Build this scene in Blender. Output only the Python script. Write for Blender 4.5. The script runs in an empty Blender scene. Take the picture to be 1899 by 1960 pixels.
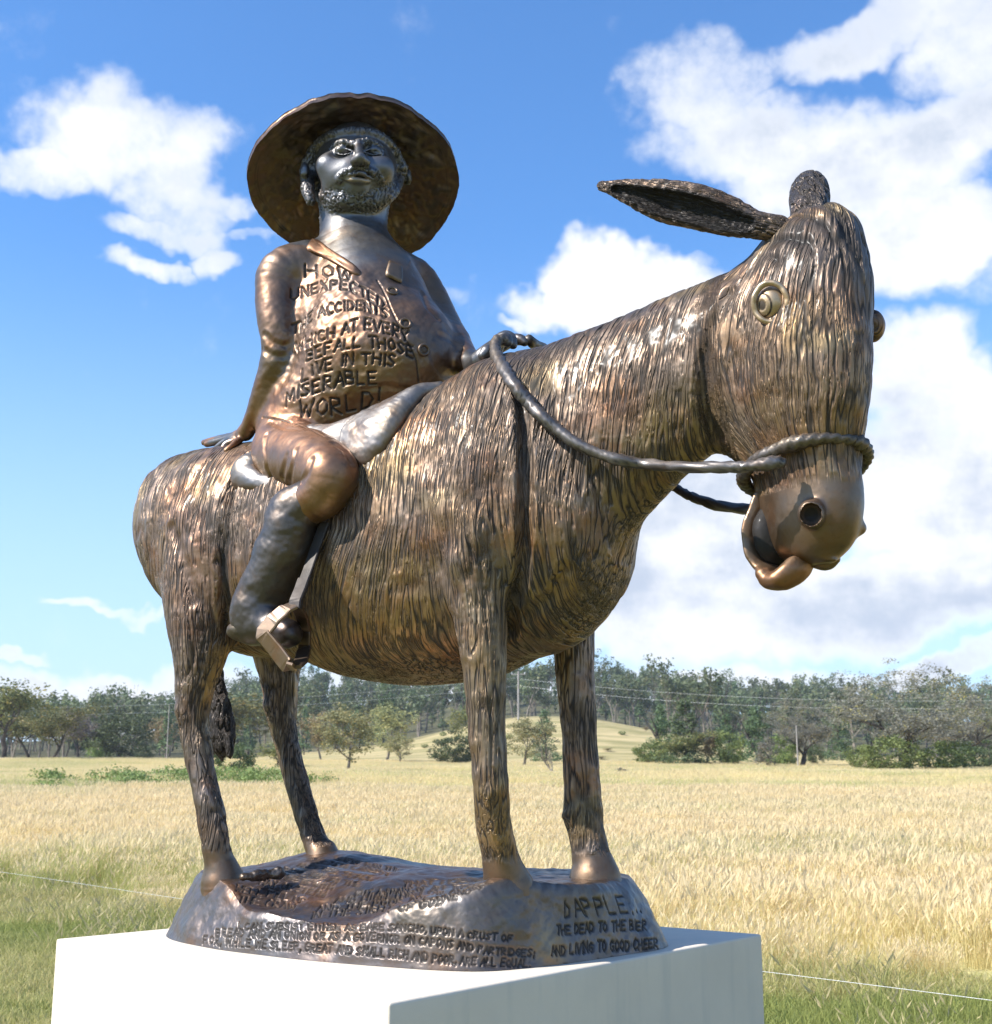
import bpy, math, random
import numpy as np
from mathutils import Vector, Matrix
from mathutils.bvhtree import BVHTree

random.seed(7)
R = math.radians
scene = bpy.context.scene
COL = scene.collection

# ------------------------------------------------------------------ camera
EYE = 1.65
FP = 2469.0
CX, CY = 949.5, 980.0
PITCH = math.atan(518 / FP)
cam_data = bpy.data.cameras.new('camera')
cam_data.sensor_width = 36.0
cam_data.sensor_fit = 'HORIZONTAL'
cam_data.lens = 36.0 * FP / 1899.0
cam_data.clip_start = 0.1
cam_data.clip_end = 9000
cam_data.dof.use_dof = True
cam_data.dof.focus_distance = 4.4
cam_data.dof.aperture_fstop = 9.0
cam = bpy.data.objects.new('camera', cam_data)
cam.location = (0, 0, EYE)
cam.rotation_euler = (math.pi / 2 + PITCH, 0, 0)
COL.objects.link(cam)
scene.camera = cam

# ------------------------------------------------------------------ view, sun, sky
scene.view_settings.view_transform = 'Standard'
scene.view_settings.look = 'None'
scene.view_settings.gamma = 1.0
scene.view_settings.use_curve_mapping = False
scene.view_settings.exposure = 0.85

SUN_TO = Vector((-0.93, -0.37, 0.93)).normalized()
sun_data = bpy.data.lights.new('sun', 'SUN')
sun_data.energy = 4.6
sun_data.angle = R(0.5)
sun_data.color = (1.0, 0.965, 0.91)
sun = bpy.data.objects.new('sun', sun_data)
sun.rotation_euler = SUN_TO.to_track_quat('Z', 'Y').to_euler()
sun.location = (-8, -3, 10)
COL.objects.link(sun)

Fw = np.array([0, math.cos(PITCH), math.sin(PITCH)])
Up = np.array([0, -math.sin(PITCH), math.cos(PITCH)])
CAM = np.array([0, 0, EYE])


def ray(px, py):
    """direction in the world of a point of the 1899 x 1960 view of the photograph"""
    return (px - CX) / FP * np.array([1., 0, 0]) + (CY - py) / FP * Up + Fw


def azel(px, py):
    d = ray(px, py)
    d = d / np.linalg.norm(d)
    return math.atan2(d[0], d[1]), math.asin(d[2])


world = bpy.data.worlds.new('World')
scene.world = world
world.use_nodes = True
wt = world.node_tree
for n in list(wt.nodes):
    wt.nodes.remove(n)


class NG:
    """small helper to write node graphs"""

    def __init__(self, tree):
        self.t = tree

    def new(self, kind, **kw):
        n = self.t.nodes.new(kind)
        for k, v in kw.items():
            setattr(n, k, v)
        return n

    def put(self, sock, v):
        if isinstance(v, bpy.types.NodeSocket):
            self.t.links.new(v, sock)
        elif v is not None:
            if hasattr(sock.default_value, '__len__') and not hasattr(v, '__len__'):
                v = [v] * len(sock.default_value)
            sock.default_value = v

    def math(self, op, a, b=None, c=None, clamp=False):
        n = self.new('ShaderNodeMath', operation=op, use_clamp=clamp)
        self.put(n.inputs[0], a)
        self.put(n.inputs[1], b)
        self.put(n.inputs[2], c)
        return n.outputs[0]

    def vmath(self, op, a, b=None, out=0):
        n = self.new('ShaderNodeVectorMath', operation=op)
        self.put(n.inputs[0], a)
        self.put(n.inputs[1], b)
        return n.outputs[out]

    def noise(self, vec, scale, detail=3, rough=.5, dist=0.0, out=0):
        n = self.new('ShaderNodeTexNoise')
        self.put(n.inputs['Vector'], vec)
        n.inputs['Scale'].default_value = scale
        n.inputs['Detail'].default_value = detail
        n.inputs['Roughness'].default_value = rough
        n.inputs['Distortion'].default_value = dist
        return n.outputs[out]

    def rng(self, v, a, b, c=0.0, d=1.0, kind='SMOOTHSTEP'):
        n = self.new('ShaderNodeMapRange', interpolation_type=kind)
        self.put(n.inputs[0], v)
        for i, x in enumerate((a, b, c, d)):
            self.put(n.inputs[i + 1], x)
        return n.outputs[0]

    def mix(self, f, a, b, blend='MIX'):
        n = self.new('ShaderNodeMix', data_type='RGBA', blend_type=blend)
        n.clamp_factor = True
        self.put(n.inputs[0], f)
        self.put(n.inputs[6], a if not (isinstance(a, tuple) and len(a) == 3) else a + (1,))
        self.put(n.inputs[7], b if not (isinstance(b, tuple) and len(b) == 3) else b + (1,))
        return n.outputs[2]


g = NG(wt)
sky = g.new('ShaderNodeTexSky', sky_type='NISHITA')
sky.sun_disc = False
sky.sun_elevation = math.asin(SUN_TO.z)
sky.sun_rotation = math.atan2(SUN_TO.x, SUN_TO.y)
sky.air_density = 1.0
sky.dust_density = 0.6
sky.ozone_density = 1.6
sky.altitude = 400
tc = g.new('ShaderNodeTexCoord')
D = tc.outputs['Generated']
sep = g.new('ShaderNodeSeparateXYZ')
wt.links.new(D, sep.inputs[0])
AZ = g.math('ARCTAN2', sep.outputs[0], sep.outputs[1])
EL = g.math('ARCSINE', sep.outputs[2])
# clouds: real directions, pulled about by noise so their rims are ragged
wob = g.noise(D, 5.0, 5, .6, out=1)
wob2 = g.noise(D, 26.0, 3, .6, out=1)
sw = g.new('ShaderNodeSeparateXYZ'); g.put(sw.inputs[0], wob)
sw2 = g.new('ShaderNodeSeparateXYZ'); g.put(sw2.inputs[0], wob2)
AZw = g.math('ADD', AZ, g.math('MULTIPLY_ADD', sw.outputs[0], .17, -.085))
AZw = g.math('ADD', AZw, g.math('MULTIPLY_ADD', sw2.outputs[0], .034, -.017))
ELw = g.math('ADD', EL, g.math('MULTIPLY_ADD', sw.outputs[1], .13, -.065))
ELw = g.math('ADD', ELw, g.math('MULTIPLY_ADD', sw2.outputs[1], .028, -.014))
CLOUDS = [  # x, y, half width, half height, weight (view units of the photograph)
    (250, 265, 150, 115, 1.0), (110, 335, 110, 50, .8), (330, 360, 90, 100, .8), (400, 400, 70, 30, .6), (255, 540, 60, 26, .75),
    (300, 465, 90, 30, .7), (350, 515, 48, 34, .75), (440, 470, 60, 14, .45), (870, 575, 50, 25, .3),
    (1390, 150, 130, 100, .85), (1480, 250, 190, 90, .9), (1660, 310, 230, 110, 1.0), (1850, 250, 160, 60, .85), (1720, 50, 210, 60, .85),
    (1880, 120, 120, 90, .9), (1780, 460, 190, 95, 1.0), (1500, 400, 120, 50, .55), (1900, 540, 120, 60, .5),
    (1195, 545, 110, 62, 1.15), (1110, 610, 110, 55, 1.0), (1300, 600, 190, 95, 1.1), (1020, 645, 50, 14, .7), (1360, 505, 60, 20, .6),
    (1740, 700, 110, 90, .95), (1810, 820, 150, 120, 1.0), (1730, 930, 130, 110, 1.0), (1300, 1000, 190, 190, 1.1),
    (1430, 1130, 260, 120, 1.1), (1700, 1130, 300, 110, 1.15), (1890, 1010, 150, 150, 1.0), (1230, 1130, 90, 110, .9), (1500, 900, 150, 120, 1.0),
    (1150, 1215, 70, 24, .6), (210, 1130, 80, 14, .7), (35, 1215, 80, 14, .8), (180, 1290, 260, 50, .9), (60, 1335, 250, 60, .9),
    (700, 1330, 420, 50, .9), (1300, 1300, 420, 45, .8), (1780, 1285, 330, 28, .9), (1760, 1290, 60, 26, 1.0), (1850, 1215, 120, 26, .6),
]
dens = None
for (cx, cy, rx, ry, w) in CLOUDS:
    a0, e0 = azel(cx, cy)
    d = ray(cx, cy)
    sc = 1 / FP / np.linalg.norm(d) ** 1.0
    u = g.math('DIVIDE', g.math('SUBTRACT', AZw, a0), rx * sc * 1.25 / math.cos(e0))
    v = g.math('DIVIDE', g.math('SUBTRACT', ELw, e0), ry * sc * 1.25)
    r2 = g.math('ADD', g.math('MULTIPLY', u, u), g.math('MULTIPLY', v, v))
    b = g.rng(r2, 0.0, 1.25, w, 0.0, 'SMOOTHSTEP')
    dens = b if dens is None else g.math('ADD', g.math('MAXIMUM', dens, b), g.math('MULTIPLY', g.math('MULTIPLY', dens, b), .25))
# the rest of the sky carries the same kind of broken cloud
stretch = g.new('ShaderNodeMapping'); g.put(stretch.inputs[0], D); stretch.inputs['Scale'].default_value = (1, 1, 2.2)
rest = g.noise(stretch.outputs[0], 2.6, 6, .6)
away = g.rng(g.math('ABSOLUTE', AZ), .42, .75)
rest = g.math('MULTIPLY', g.rng(rest, .52, .66, 0, 1.0), away)
dens = g.math('MAXIMUM', dens, rest)
f1 = g.noise(D, 11.0, 7, .62)
f1b = g.noise(D, 34.0, 5, .65)
dens = g.math('ADD', dens, g.math('MULTIPLY_ADD', f1, 1.6, -.85))
dens = g.math('ADD', dens, g.math('MULTIPLY_ADD', f1b, .5, -.25))
alpha = g.rng(dens, .08, 1.0, 0, 1)
thin = g.rng(dens, .1, .5, 0, .25)
alpha = g.math('MAXIMUM', alpha, thin)
f2 = g.noise(stretch.outputs[0], 4.2, 5, .55)
f3 = g.noise(D, 16.0, 6, .62)
greyer = g.math('MULTIPLY', g.rng(g.math('ADD', f2, g.math('MULTIPLY_ADD', f3, .5, -.25)), .40, .66), g.rng(dens, .45, 1.2))
cl = g.mix(greyer, (6.3, 6.4, 6.6), (3.5, 4.0, 4.9))
# pale air low over the horizon
low = g.rng(sep.outputs[2], 0.0, .42, .80, 0.0, 'SMOOTHSTEP')
skyc = g.mix(1.0, sky.outputs[0], (0.68, 1.12, 1.52), 'MULTIPLY')
skyc = g.mix(low, skyc, (4.1, 5.3, 6.7))
fin = g.mix(alpha, skyc, cl)
bgn = g.new('ShaderNodeBackground')
wt.links.new(fin, bgn.inputs['Color'])
bgn.inputs['Strength'].default_value = 0.098
wo = g.new('ShaderNodeOutputWorld')
wt.links.new(bgn.outputs[0], wo.inputs[0])


# ------------------------------------------------------------------ helpers for the objects
def tag(o, label=None, cat=None, group=None, kind=None):
    if label: o['label'] = label
    if cat: o['category'] = cat
    if group: o['group'] = group
    if kind: o['kind'] = kind
    return o


def link(name, me, mats=(), parent=None):
    o = bpy.data.objects.new(name, me)
    COL.objects.link(o)
    for m in (mats if isinstance(mats, (list, tuple)) else [mats]):
        if me and m.name not in [x.name for x in me.materials if x]:
            me.materials.append(m)
    if parent: o.parent = parent
    return o


def np_mesh(name, V, F, smooth=True):
    """V (n,3); F (m,k) with k = 3 or 4"""
    me = bpy.data.meshes.new(name)
    V = np.ascontiguousarray(V, dtype=np.float32)
    F = np.ascontiguousarray(F, dtype=np.int32)
    k = F.shape[1]
    me.vertices.add(len(V)); me.vertices.foreach_set('co', V.ravel())
    me.loops.add(F.size); me.loops.foreach_set('vertex_index', F.ravel())
    me.polygons.add(len(F))
    me.polygons.foreach_set('loop_start', np.arange(0, F.size, k, dtype=np.int32))
    if smooth: me.polygons.foreach_set('use_smooth', np.ones(len(F), dtype=bool))
    me.update(calc_edges=True)
    return me


def attr(me, name, data, kind='FLOAT'):
    a = me.attributes.new(name, kind, 'POINT')
    d = np.ascontiguousarray(data, dtype=np.float32).ravel()
    a.data.foreach_set({'FLOAT': 'value', 'FLOAT_VECTOR': 'vector', 'FLOAT_COLOR': 'color'}[kind], d)


def _hash(ix, iy, iz, seed):
    h = (ix.astype(np.uint32) * np.uint32(374761393) + iy.astype(np.uint32) * np.uint32(668265263)
         + iz.astype(np.uint32) * np.uint32(2147483647) + np.uint32((seed * 974634777) & 0xffffffff))
    h = (h ^ (h >> np.uint32(13))) * np.uint32(1274126177)
    return ((h ^ (h >> np.uint32(16))) & np.uint32(0xffffff)).astype(np.float32) / 8388608.0 - 1.0


def vnoise(P, seed=0):
    """smooth value noise about -1..1 at the points P (n,3)"""
    P = np.asarray(P, dtype=np.float32) + 512.0
    i = np.floor(P).astype(np.int64); f = P - i
    u = f * f * f * (f * (f * 6 - 15) + 10)
    x0, y0, z0 = i[:, 0], i[:, 1], i[:, 2]
    r = 0
    for dx in (0, 1):
        wx = u[:, 0] if dx else 1 - u[:, 0]
        for dy in (0, 1):
            wy = u[:, 1] if dy else 1 - u[:, 1]
            for dz in (0, 1):
                wz = u[:, 2] if dz else 1 - u[:, 2]
                r = r + wx * wy * wz * _hash(x0 + dx, y0 + dy, z0 + dz, seed)
    return r


def fbm(P, seed=0, octv=3, gain=.5):
    s, a, t = 0, 1.0, 0
    for k in range(octv):
        s = s + a * vnoise(P * (2.03 ** k), seed + k * 17); t += a; a *= gain
    return s / t


def sstep(x, a, b):
    t = np.clip((x - a) / (b - a), 0, 1)
    return t * t * (3 - 2 * t)


# ---- distance fields -> mesh
def bbox(X):
    return np.array([X[:, j].min() for j in range(3)]), np.array([X[:, j].max() for j in range(3)])


def inside(X, lo, hi, box):
    """indices of the points in a box; box: bounds of the cloud"""
    a, b = box
    if b[0] < lo[0] or b[1] < lo[1] or b[2] < lo[2] or a[0] > hi[0] or a[1] > hi[1] or a[2] > hi[2]: return np.empty(0, int)
    if a[0] >= lo[0] and a[1] >= lo[1] and a[2] >= lo[2] and b[0] <= hi[0] and b[1] <= hi[1] and b[2] <= hi[2]: return np.arange(len(X))
    m = X[:, 0] >= lo[0]; m &= X[:, 0] <= hi[0]
    m &= X[:, 1] >= lo[1]; m &= X[:, 1] <= hi[1]
    m &= X[:, 2] >= lo[2]; m &= X[:, 2] <= hi[2]
    return np.nonzero(m)[0]


def sub(X, idx):
    return X if len(idx) == len(X) else X[idx]


def catmull(P, n):
    P = np.asarray(P, float)
    if len(P) < 3: n2 = n
    Q = np.vstack([2 * P[0] - P[1], P, 2 * P[-1] - P[-2]])
    out = []
    for i in range(1, len(Q) - 2):
        for s in range(n):
            t = s / n
            a, b, c, d = Q[i - 1], Q[i], Q[i + 1], Q[i + 2]
            out.append(.5 * ((2 * b) + (-a + c) * t + (2 * a - 5 * b + 4 * c - d) * t * t + (-a + 3 * b - 3 * c + d) * t ** 3))
    out.append(P[-1])
    return np.array(out)


class Chain:
    """round tapering limb through points (x, y, z, r[, k]); k widens it along the axis w"""

    def __init__(self, pts, w=(0, 1, 0), n=3, k=.04, sub=False):
        P = np.array([tuple(p) + (1.0,) * (5 - len(p)) for p in pts], float)
        self.P = catmull(P, n) if len(P) > 2 else P
        self.P[:, 3] = np.maximum(self.P[:, 3], .001)
        self.w = np.array(w, float) / np.linalg.norm(w); self.k = k; self.sub = sub
        m = self.P[:, 3:4] * np.maximum(1, self.P[:, 4:5])
        self.lo = (self.P[:, :3] - m).min(0); self.hi = (self.P[:, :3] + m).max(0)

    def ev(self, X, mg, box):
        out = np.full(len(X), 9.0, np.float32)
        P = self.P
        wsc = not np.allclose(P[:, 4], 1)
        for i in range(len(P) - 1):
            a, b = P[i], P[i + 1]
            rm = max(a[3] * max(1, a[4]), b[3] * max(1, b[4])) + mg
            lo = np.minimum(a[:3], b[:3]) - rm; hi = np.maximum(a[:3], b[:3]) + rm
            idx = inside(X, lo, hi, box)
            if not len(idx): continue
            q = sub(X, idx) - a[:3]
            ab = b[:3] - a[:3]; L2 = max(ab @ ab, 1e-9)
            t = np.clip((q @ ab) / L2, 0, 1)
            q = q - t[:, None] * ab
            r = a[3] + t * (b[3] - a[3])
            if wsc:
                kk = a[4] + t * (b[4] - a[4])
                qw = q @ self.w
                q = q + ((1 / kk - 1) * qw)[:, None] * self.w
                d = np.sqrt(np.einsum('ij,ij->i', q, q)) - r
                d = d * np.minimum(kk, 1)
            else:
                d = np.sqrt(np.einsum('ij,ij->i', q, q)) - r
            out[idx] = np.minimum(out[idx], d)
        return out


class Ell:
    """ellipsoid with semi-axes s along the columns of M"""

    def __init__(self, c, s, M=None, k=.04, sub=False):
        self.c = np.array(c, float); self.s = np.array(s, float); self.M = np.eye(3) if M is None else np.array(M, float).T
        self.k = k; self.sub = sub
        m = np.abs(self.M) @ self.s
        self.lo = self.c - m; self.hi = self.c + m

    def ev(self, X, mg, box):
        out = np.full(len(X), 9.0, np.float32)
        idx = inside(X, self.lo - mg, self.hi + mg, box)
        if len(idx):
            q = (X[idx] - self.c) @ self.M
            u = q / self.s; k0 = np.sqrt(np.einsum('ij,ij->i', u, u)); u /= self.s; k1 = np.sqrt(np.einsum('ij,ij->i', u, u))
            out[idx] = k0 * (k0 - 1) / np.maximum(k1, 1e-6)
        return out


class Loft:
    """rounded sections along an axis of the frame M with origin c.
    rows: (s, cu, cv, hu, hv, n): position along the axis, centre and half sizes of the section, its squareness"""

    def __init__(self, rows, c=(0, 0, 0), M=None, k=.05, sub=False):
        T = catmull(np.array(rows, float), 6)
        o = np.argsort(T[:, 0]); self.T = T[o]
        self.c = np.array(c, float); self.M = np.eye(3) if M is None else np.array(M, float).T
        self.k = k; self.sub = sub
        s = self.T
        pts = []
        for su in (-1, 1):
            for sv in (-1, 1):
                pts.append(np.stack([s[:, 0], s[:, 1] + su * s[:, 3], s[:, 2] + sv * s[:, 4]], 1))
        pts = np.vstack(pts) @ self.M.T + self.c
        self.lo = pts.min(0); self.hi = pts.max(0)

    def ev(self, X, mg, box):
        out = np.full(len(X), 9.0, np.float32)
        idx = inside(X, self.lo - mg, self.hi + mg, box)
        if not len(idx): return out
        q = (X[idx] - self.c) @ self.M
        T = self.T; s = np.clip(q[:, 0], T[0, 0], T[-1, 0]); over = np.abs(q[:, 0] - s)

        def f(ss):
            cu, cv, hu, hv, n = (np.interp(ss, T[:, 0], T[:, j]) for j in range(1, 6))
            a = np.abs(q[:, 1] - cu) / hu; b = np.abs(q[:, 2] - cv) / hv
            return (a ** n + b ** n + 1e-12) ** (1 / n), hu, hv, a, b, n
        F, hu, hv, a, b, n = f(s)
        F1 = f(s + .004)[0]; F0 = f(s - .004)[0]
        ga = (F1 - F0) / .008
        gu = (a / F) ** (n - 1) / hu; gv = (b / F) ** (n - 1) / hv
        gr = np.sqrt(ga ** 2 + gu ** 2 + gv ** 2)
        d = (F - 1) / np.maximum(gr, 1e-3)
        d = np.where(F < .5, np.maximum(d, -np.minimum(hu, hv)), d)
        out[idx] = np.where(over > 0, np.sqrt(np.maximum(d, 0) ** 2 + over ** 2), d)
        return out


def field(prims, X, mg):
    d = np.full(len(X), 9.0, np.float32)
    if not len(X): return d
    box = bbox(X)
    for p in prims:
        m = mg + p.k
        idx = inside(X, p.lo - m, p.hi + m, box)
        if not len(idx): continue
        e = p.ev(sub(X, idx), m, box); c = d[idx]; k = max(p.k, 1e-4)
        if p.sub:
            h = np.clip(.5 - .5 * (e + c) / k, 0, 1)
            d[idx] = c + (-e - c) * h + k * h * (1 - h)
        else:
            h = np.clip(.5 + .5 * (c - e) / k, 0, 1)
            d[idx] = c + (e - c) * h - k * h * (1 - h)
    return d


def mesh_field(prims, vox, B=8):
    """naive surface nets over the blocks the surface runs through"""
    lo = np.min([p.lo for p in prims if not p.sub], 0) - 4 * vox
    hi = np.max([p.hi for p in prims if not p.sub], 0) + 4 * vox
    nb = np.ceil((hi - lo) / (vox * B)).astype(int)
    gx = np.stack(np.meshgrid(*[np.arange(n) for n in nb], indexing='ij'), -1).reshape(-1, 3)
    cen = lo + (gx + .5) * vox * B
    dc = field(prims, cen, vox * B * 3)
    act = gx[np.abs(dc) < vox * B * 1.35]
    grp = (act[:, 0] // 4) * 1000000 + (act[:, 1] // 4) * 1000 + act[:, 2] // 4
    o = np.argsort(grp, kind='stable'); act = act[o]; grp = grp[o]
    cut_at = np.flatnonzero(np.diff(grp)) + 1
    parts = np.split(act, cut_at)
    N = (nb * B + 3).astype(np.int64)
    loc = np.stack(np.meshgrid(*[np.arange(B + 1)] * 3, indexing='ij'), -1).reshape(-1, 3)
    ids, verts, sg = [], [], []
    for A in parts:
        if not len(A): continue
        G = (A[:, None, :] * B + loc[None]).reshape(-1, 3)
        d = field(prims, lo + G * vox, vox * 6).reshape(len(A), B + 1, B + 1, B + 1)
        neg = d < 0
        c = [neg[:, i:i + B, j:j + B, k:k + B] for i in (0, 1) for j in (0, 1) for k in (0, 1)]
        sm = sum(x.astype(np.int8) for x in c)
        bi, ci, cj, ck = np.nonzero((sm > 0) & (sm < 8))
        if not len(bi): continue
        cd = [[[d[bi, ci + i, cj + j, ck + k] for k in (0, 1)] for j in (0, 1)] for i in (0, 1)]
        acc = np.zeros((len(bi), 3)); cnt = np.zeros(len(bi))
        for ax in range(3):
            for u in (0, 1):
                for v in (0, 1):
                    o = [0, 0, 0]; o[(ax + 1) % 3] = u; o[(ax + 2) % 3] = v
                    e = list(o); e[ax] = 1
                    d0 = cd[o[0]][o[1]][o[2]]; d1 = cd[e[0]][e[1]][e[2]]
                    m = (d0 < 0) != (d1 < 0)
                    t = np.where(m, d0 / np.where(m, d0 - d1, 1), 0)
                    p = np.tile(np.array(o, float), (len(bi), 1)); p[:, ax] += t
                    acc += p * m[:, None]; cnt += m
        cell = A[bi] * B + np.stack([ci, cj, ck], 1)
        verts.append(lo + (cell + acc / cnt[:, None]) * vox)
        ids.append((cell[:, 0].astype(np.int64) * N[1] + cell[:, 1]) * N[2] + cell[:, 2])
        s0 = cd[0][0][0] < 0
        sg.append(np.stack([s0, (cd[1][0][0] < 0), (cd[0][1][0] < 0), (cd[0][0][1] < 0)], 1))
    ids = np.concatenate(ids); V = np.concatenate(verts); sg = np.concatenate(sg)
    o = np.argsort(ids); ids = ids[o]; V = V[o]; sg = sg[o]
    st = [N[1] * N[2], N[2], 1]
    F = []
    for ax in range(3):
        m = np.nonzero(sg[:, 0] != sg[:, ax + 1])[0]
        u, v = st[(ax + 1) % 3], st[(ax + 2) % 3]
        q = []
        ok = np.ones(len(m), bool)
        for off in (0, u, u + v, v):
            t = ids[m] - off
            j = np.clip(np.searchsorted(ids, t), 0, len(ids) - 1)
            ok &= ids[j] == t
            q.append(j)
        q = np.stack(q, 1)[ok]; flip = ~sg[m, 0][ok]
        q[flip] = q[flip][:, ::-1]
        F.append(q)
    F = np.concatenate(F)
    # drop stray islands of points that no face uses
    used = np.zeros(len(V), bool); used[F.ravel()] = True
    rm = np.cumsum(used) - 1
    return V[used], rm[F]


def normals(V, F):
    a, b, c, d = (V[F[:, i]] for i in range(4))
    n = np.cross(c - a, d - b)
    N = np.zeros_like(V)
    for i in range(4):
        for j in range(3):
            N[:, j] += np.bincount(F[:, i], n[:, j], len(V))
    return N / np.maximum(np.linalg.norm(N, axis=1, keepdims=True), 1e-12)


def relax(V, F, it=2, lam=.5):
    deg = np.zeros(len(V)); E = np.concatenate([F[:, [0, 1]], F[:, [1, 2]], F[:, [2, 3]], F[:, [3, 0]]])
    deg = np.bincount(E[:, 0], minlength=len(V)) + np.bincount(E[:, 1], minlength=len(V))
    for _ in range(it):
        for l in (lam, -lam * 1.04):
            S = np.zeros_like(V)
            for j in range(3):
                S[:, j] = np.bincount(E[:, 0], V[E[:, 1], j], len(V)) + np.bincount(E[:, 1], V[E[:, 0], j], len(V))
            V = V + l * (S / np.maximum(deg, 1)[:, None] - V)
    return V


# ------------------------------------------------------------------ frame of the sculpture
# x: the way the donkey faces, y: its left (away from the camera), z: up from the top of the plinth
ZT = 1.09
ORG = np.array([-.33, 4.76, ZT])
YAW = R(-33)
HX = np.array([math.cos(YAW), math.sin(YAW), 0]); SY = np.array([-math.sin(YAW), math.cos(YAW), 0])


def to_local(p):
    q = p - ORG
    return np.array([q @ HX, q @ SY, q[2]])


def at(px, py, l):
    """point of the sculpture's vertical plane y = l seen at (px, py)"""
    d = ray(px, py)
    t = (l - (CAM - ORG) @ SY) / (d @ SY)
    return to_local(CAM + t * d), t / FP


def at_t(px, py, t):
    return to_local(CAM + t * ray(px, py))


def limb(rows, **kw):
    """rows of (px, py, y, r_px[, k]) -> Chain"""
    P = []
    for r in rows:
        p, s = at(*r[:3])
        P.append((p[0], p[1], p[2], r[3] * s) + tuple(r[4:]))
    return Chain(P, **kw)


def local_dir(w):
    w = np.array(w, float)
    return np.array([w @ HX, w @ SY, w[2]])

# ------------------------------------------------------------------ bronze
def bronze_material():
    m = bpy.data.materials.new('bronze')
    m.use_nodes = True
    t = m.node_tree
    for n in list(t.nodes): t.nodes.remove(n)
    g = NG(t)
    col = g.new('ShaderNodeAttribute', attribute_name='tint').outputs['Color']
    cav = g.new('ShaderNodeAttribute', attribute_name='cav').outputs['Fac']
    fur = g.new('ShaderNodeAttribute', attribute_name='fur').outputs['Fac']
    fc = g.new('ShaderNodeAttribute', attribute_name='flow').outputs['Vector']
    obj = g.new('ShaderNodeTexCoord').outputs['Object']
    # patina: olive gold, red brown and near black clouds, all real differences of the wax and acid
    p1 = g.noise(obj, 3.1, 5, .62)
    p2 = g.noise(obj, 8.0, 4, .6, .3)
    p3 = g.noise(obj, 45.0, 4, .65)
    c = g.mix(g.rng(p1, .42, .66), col, (1.08, .96, .78), 'MULTIPLY')
    c = g.mix(g.rng(p2, .50, .70, 0, .75), c, (1.06, .84, .68), 'MULTIPLY')
    c = g.mix(g.rng(p3, .52, .78, 0, .55), c, (.55, .55, .58), 'MULTIPLY')
    # fine relief along the coat
    fc2 = g.new('ShaderNodeAttribute', attribute_name='flow_down').outputs['Vector']
    fw = g.new('ShaderNodeAttribute', attribute_name='down').outputs['Fac']
    def lay(a, b):
        return g.math('ADD', g.math('MULTIPLY', a, g.math('SUBTRACT', 1.0, fw)), g.math('MULTIPLY', b, fw))
    fa = lay(g.noise(fc, 1.0, 1.5, .45), g.noise(fc2, 1.0, 1.5, .45))
    fb = lay(g.noise(fc, 2.3, 2, .5), g.noise(fc2, 2.3, 2, .5))
    ra = g.math('ABSOLUTE', g.math('SUBTRACT', fa, .5))
    rb = g.math('ABSOLUTE', g.math('SUBTRACT', fb, .5))
    ga = g.rng(ra, 0.0, .080, 1, 0)
    gb = g.rng(rb, 0.0, .075, 1, 0)
    br = g.rng(g.noise(obj, 7.0, 3, .6), .33, .48)
    br2 = g.rng(g.noise(obj, 5.0, 3, .6), .42, .56)
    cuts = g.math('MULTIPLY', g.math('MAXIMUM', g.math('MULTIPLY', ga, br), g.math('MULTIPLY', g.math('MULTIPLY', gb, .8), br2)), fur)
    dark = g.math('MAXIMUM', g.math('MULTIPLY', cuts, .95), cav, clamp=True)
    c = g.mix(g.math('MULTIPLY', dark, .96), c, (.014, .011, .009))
    hammered = g.noise(obj, 48.0, 3, .55)
    lumps = g.noise(obj, 15.0, 3, .5)
    strand = g.math('MULTIPLY', g.math('ADD', fa, g.math('MULTIPLY', fb, .5)), fur)
    h = g.math('MULTIPLY_ADD', cuts, -1.3, 0)
    h = g.math('ADD', h, g.math('MULTIPLY', strand, .9))
    h = g.math('ADD', h, g.math('MULTIPLY', hammered, .10))
    h = g.math('ADD', h, g.math('MULTIPLY', lumps, .28))
    b = g.new('ShaderNodeBump')
    b.inputs['Strength'].default_value = .9
    b.inputs['Distance'].default_value = .0056
    g.put(b.inputs['Height'], h)
    p = g.new('ShaderNodeBsdfPrincipled')
    g.put(p.inputs['Base Color'], c)
    g.put(p.inputs['Metallic'], g.math('MULTIPLY_ADD', dark, -.6, .86))
    rough = g.rng(g.noise(obj, 14.0, 4, .6), .3, .7, .37, .53)
    g.put(p.inputs['Roughness'], g.math('MULTIPLY_ADD', dark, .3, rough))
    p.inputs['Coat Weight'].default_value = .08
    p.inputs['Coat Roughness'].default_value = .22
    g.put(p.inputs['Normal'], b.outputs[0])
    o = g.new('ShaderNodeOutputMaterial')
    t.links.new(p.outputs[0], o.inputs[0])
    return m


BRONZE = bronze_material()
C_COAT = np.array([.255, .182, .130]); C_OLIVE = np.array([.285, .20, .095]); C_GREY = np.array([.135, .112, .098])
C_SLATE = np.array([.14, .138, .142]); C_RED = np.array([.27, .155, .098]); C_GOLD = np.array([.42, .325, .225])
C_BOOT = np.array([.105, .092, .084]); C_PALE = np.array([.20, .185, .175])


def bronze_obj(name, V, F, parent, tint, cav=None, fur=None, flow=None, flow2=None, down=None):
    me = np_mesh(name, V, F)
    n = len(V)
    T = np.broadcast_to(np.asarray(tint, np.float32), (n, 3))
    attr(me, 'tint', np.concatenate([T, np.ones((n, 1))], 1), 'FLOAT_COLOR')
    attr(me, 'cav', np.zeros(n) if cav is None else cav)
    attr(me, 'fur', np.zeros(n) if fur is None else fur)
    attr(me, 'flow', V * 30 if flow is None else flow, 'FLOAT_VECTOR')
    if flow2 is not None:
        attr(me, 'flow_down', flow2, 'FLOAT_VECTOR'); attr(me, 'down', down)
    return link(name, me, BRONZE, parent)


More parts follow.
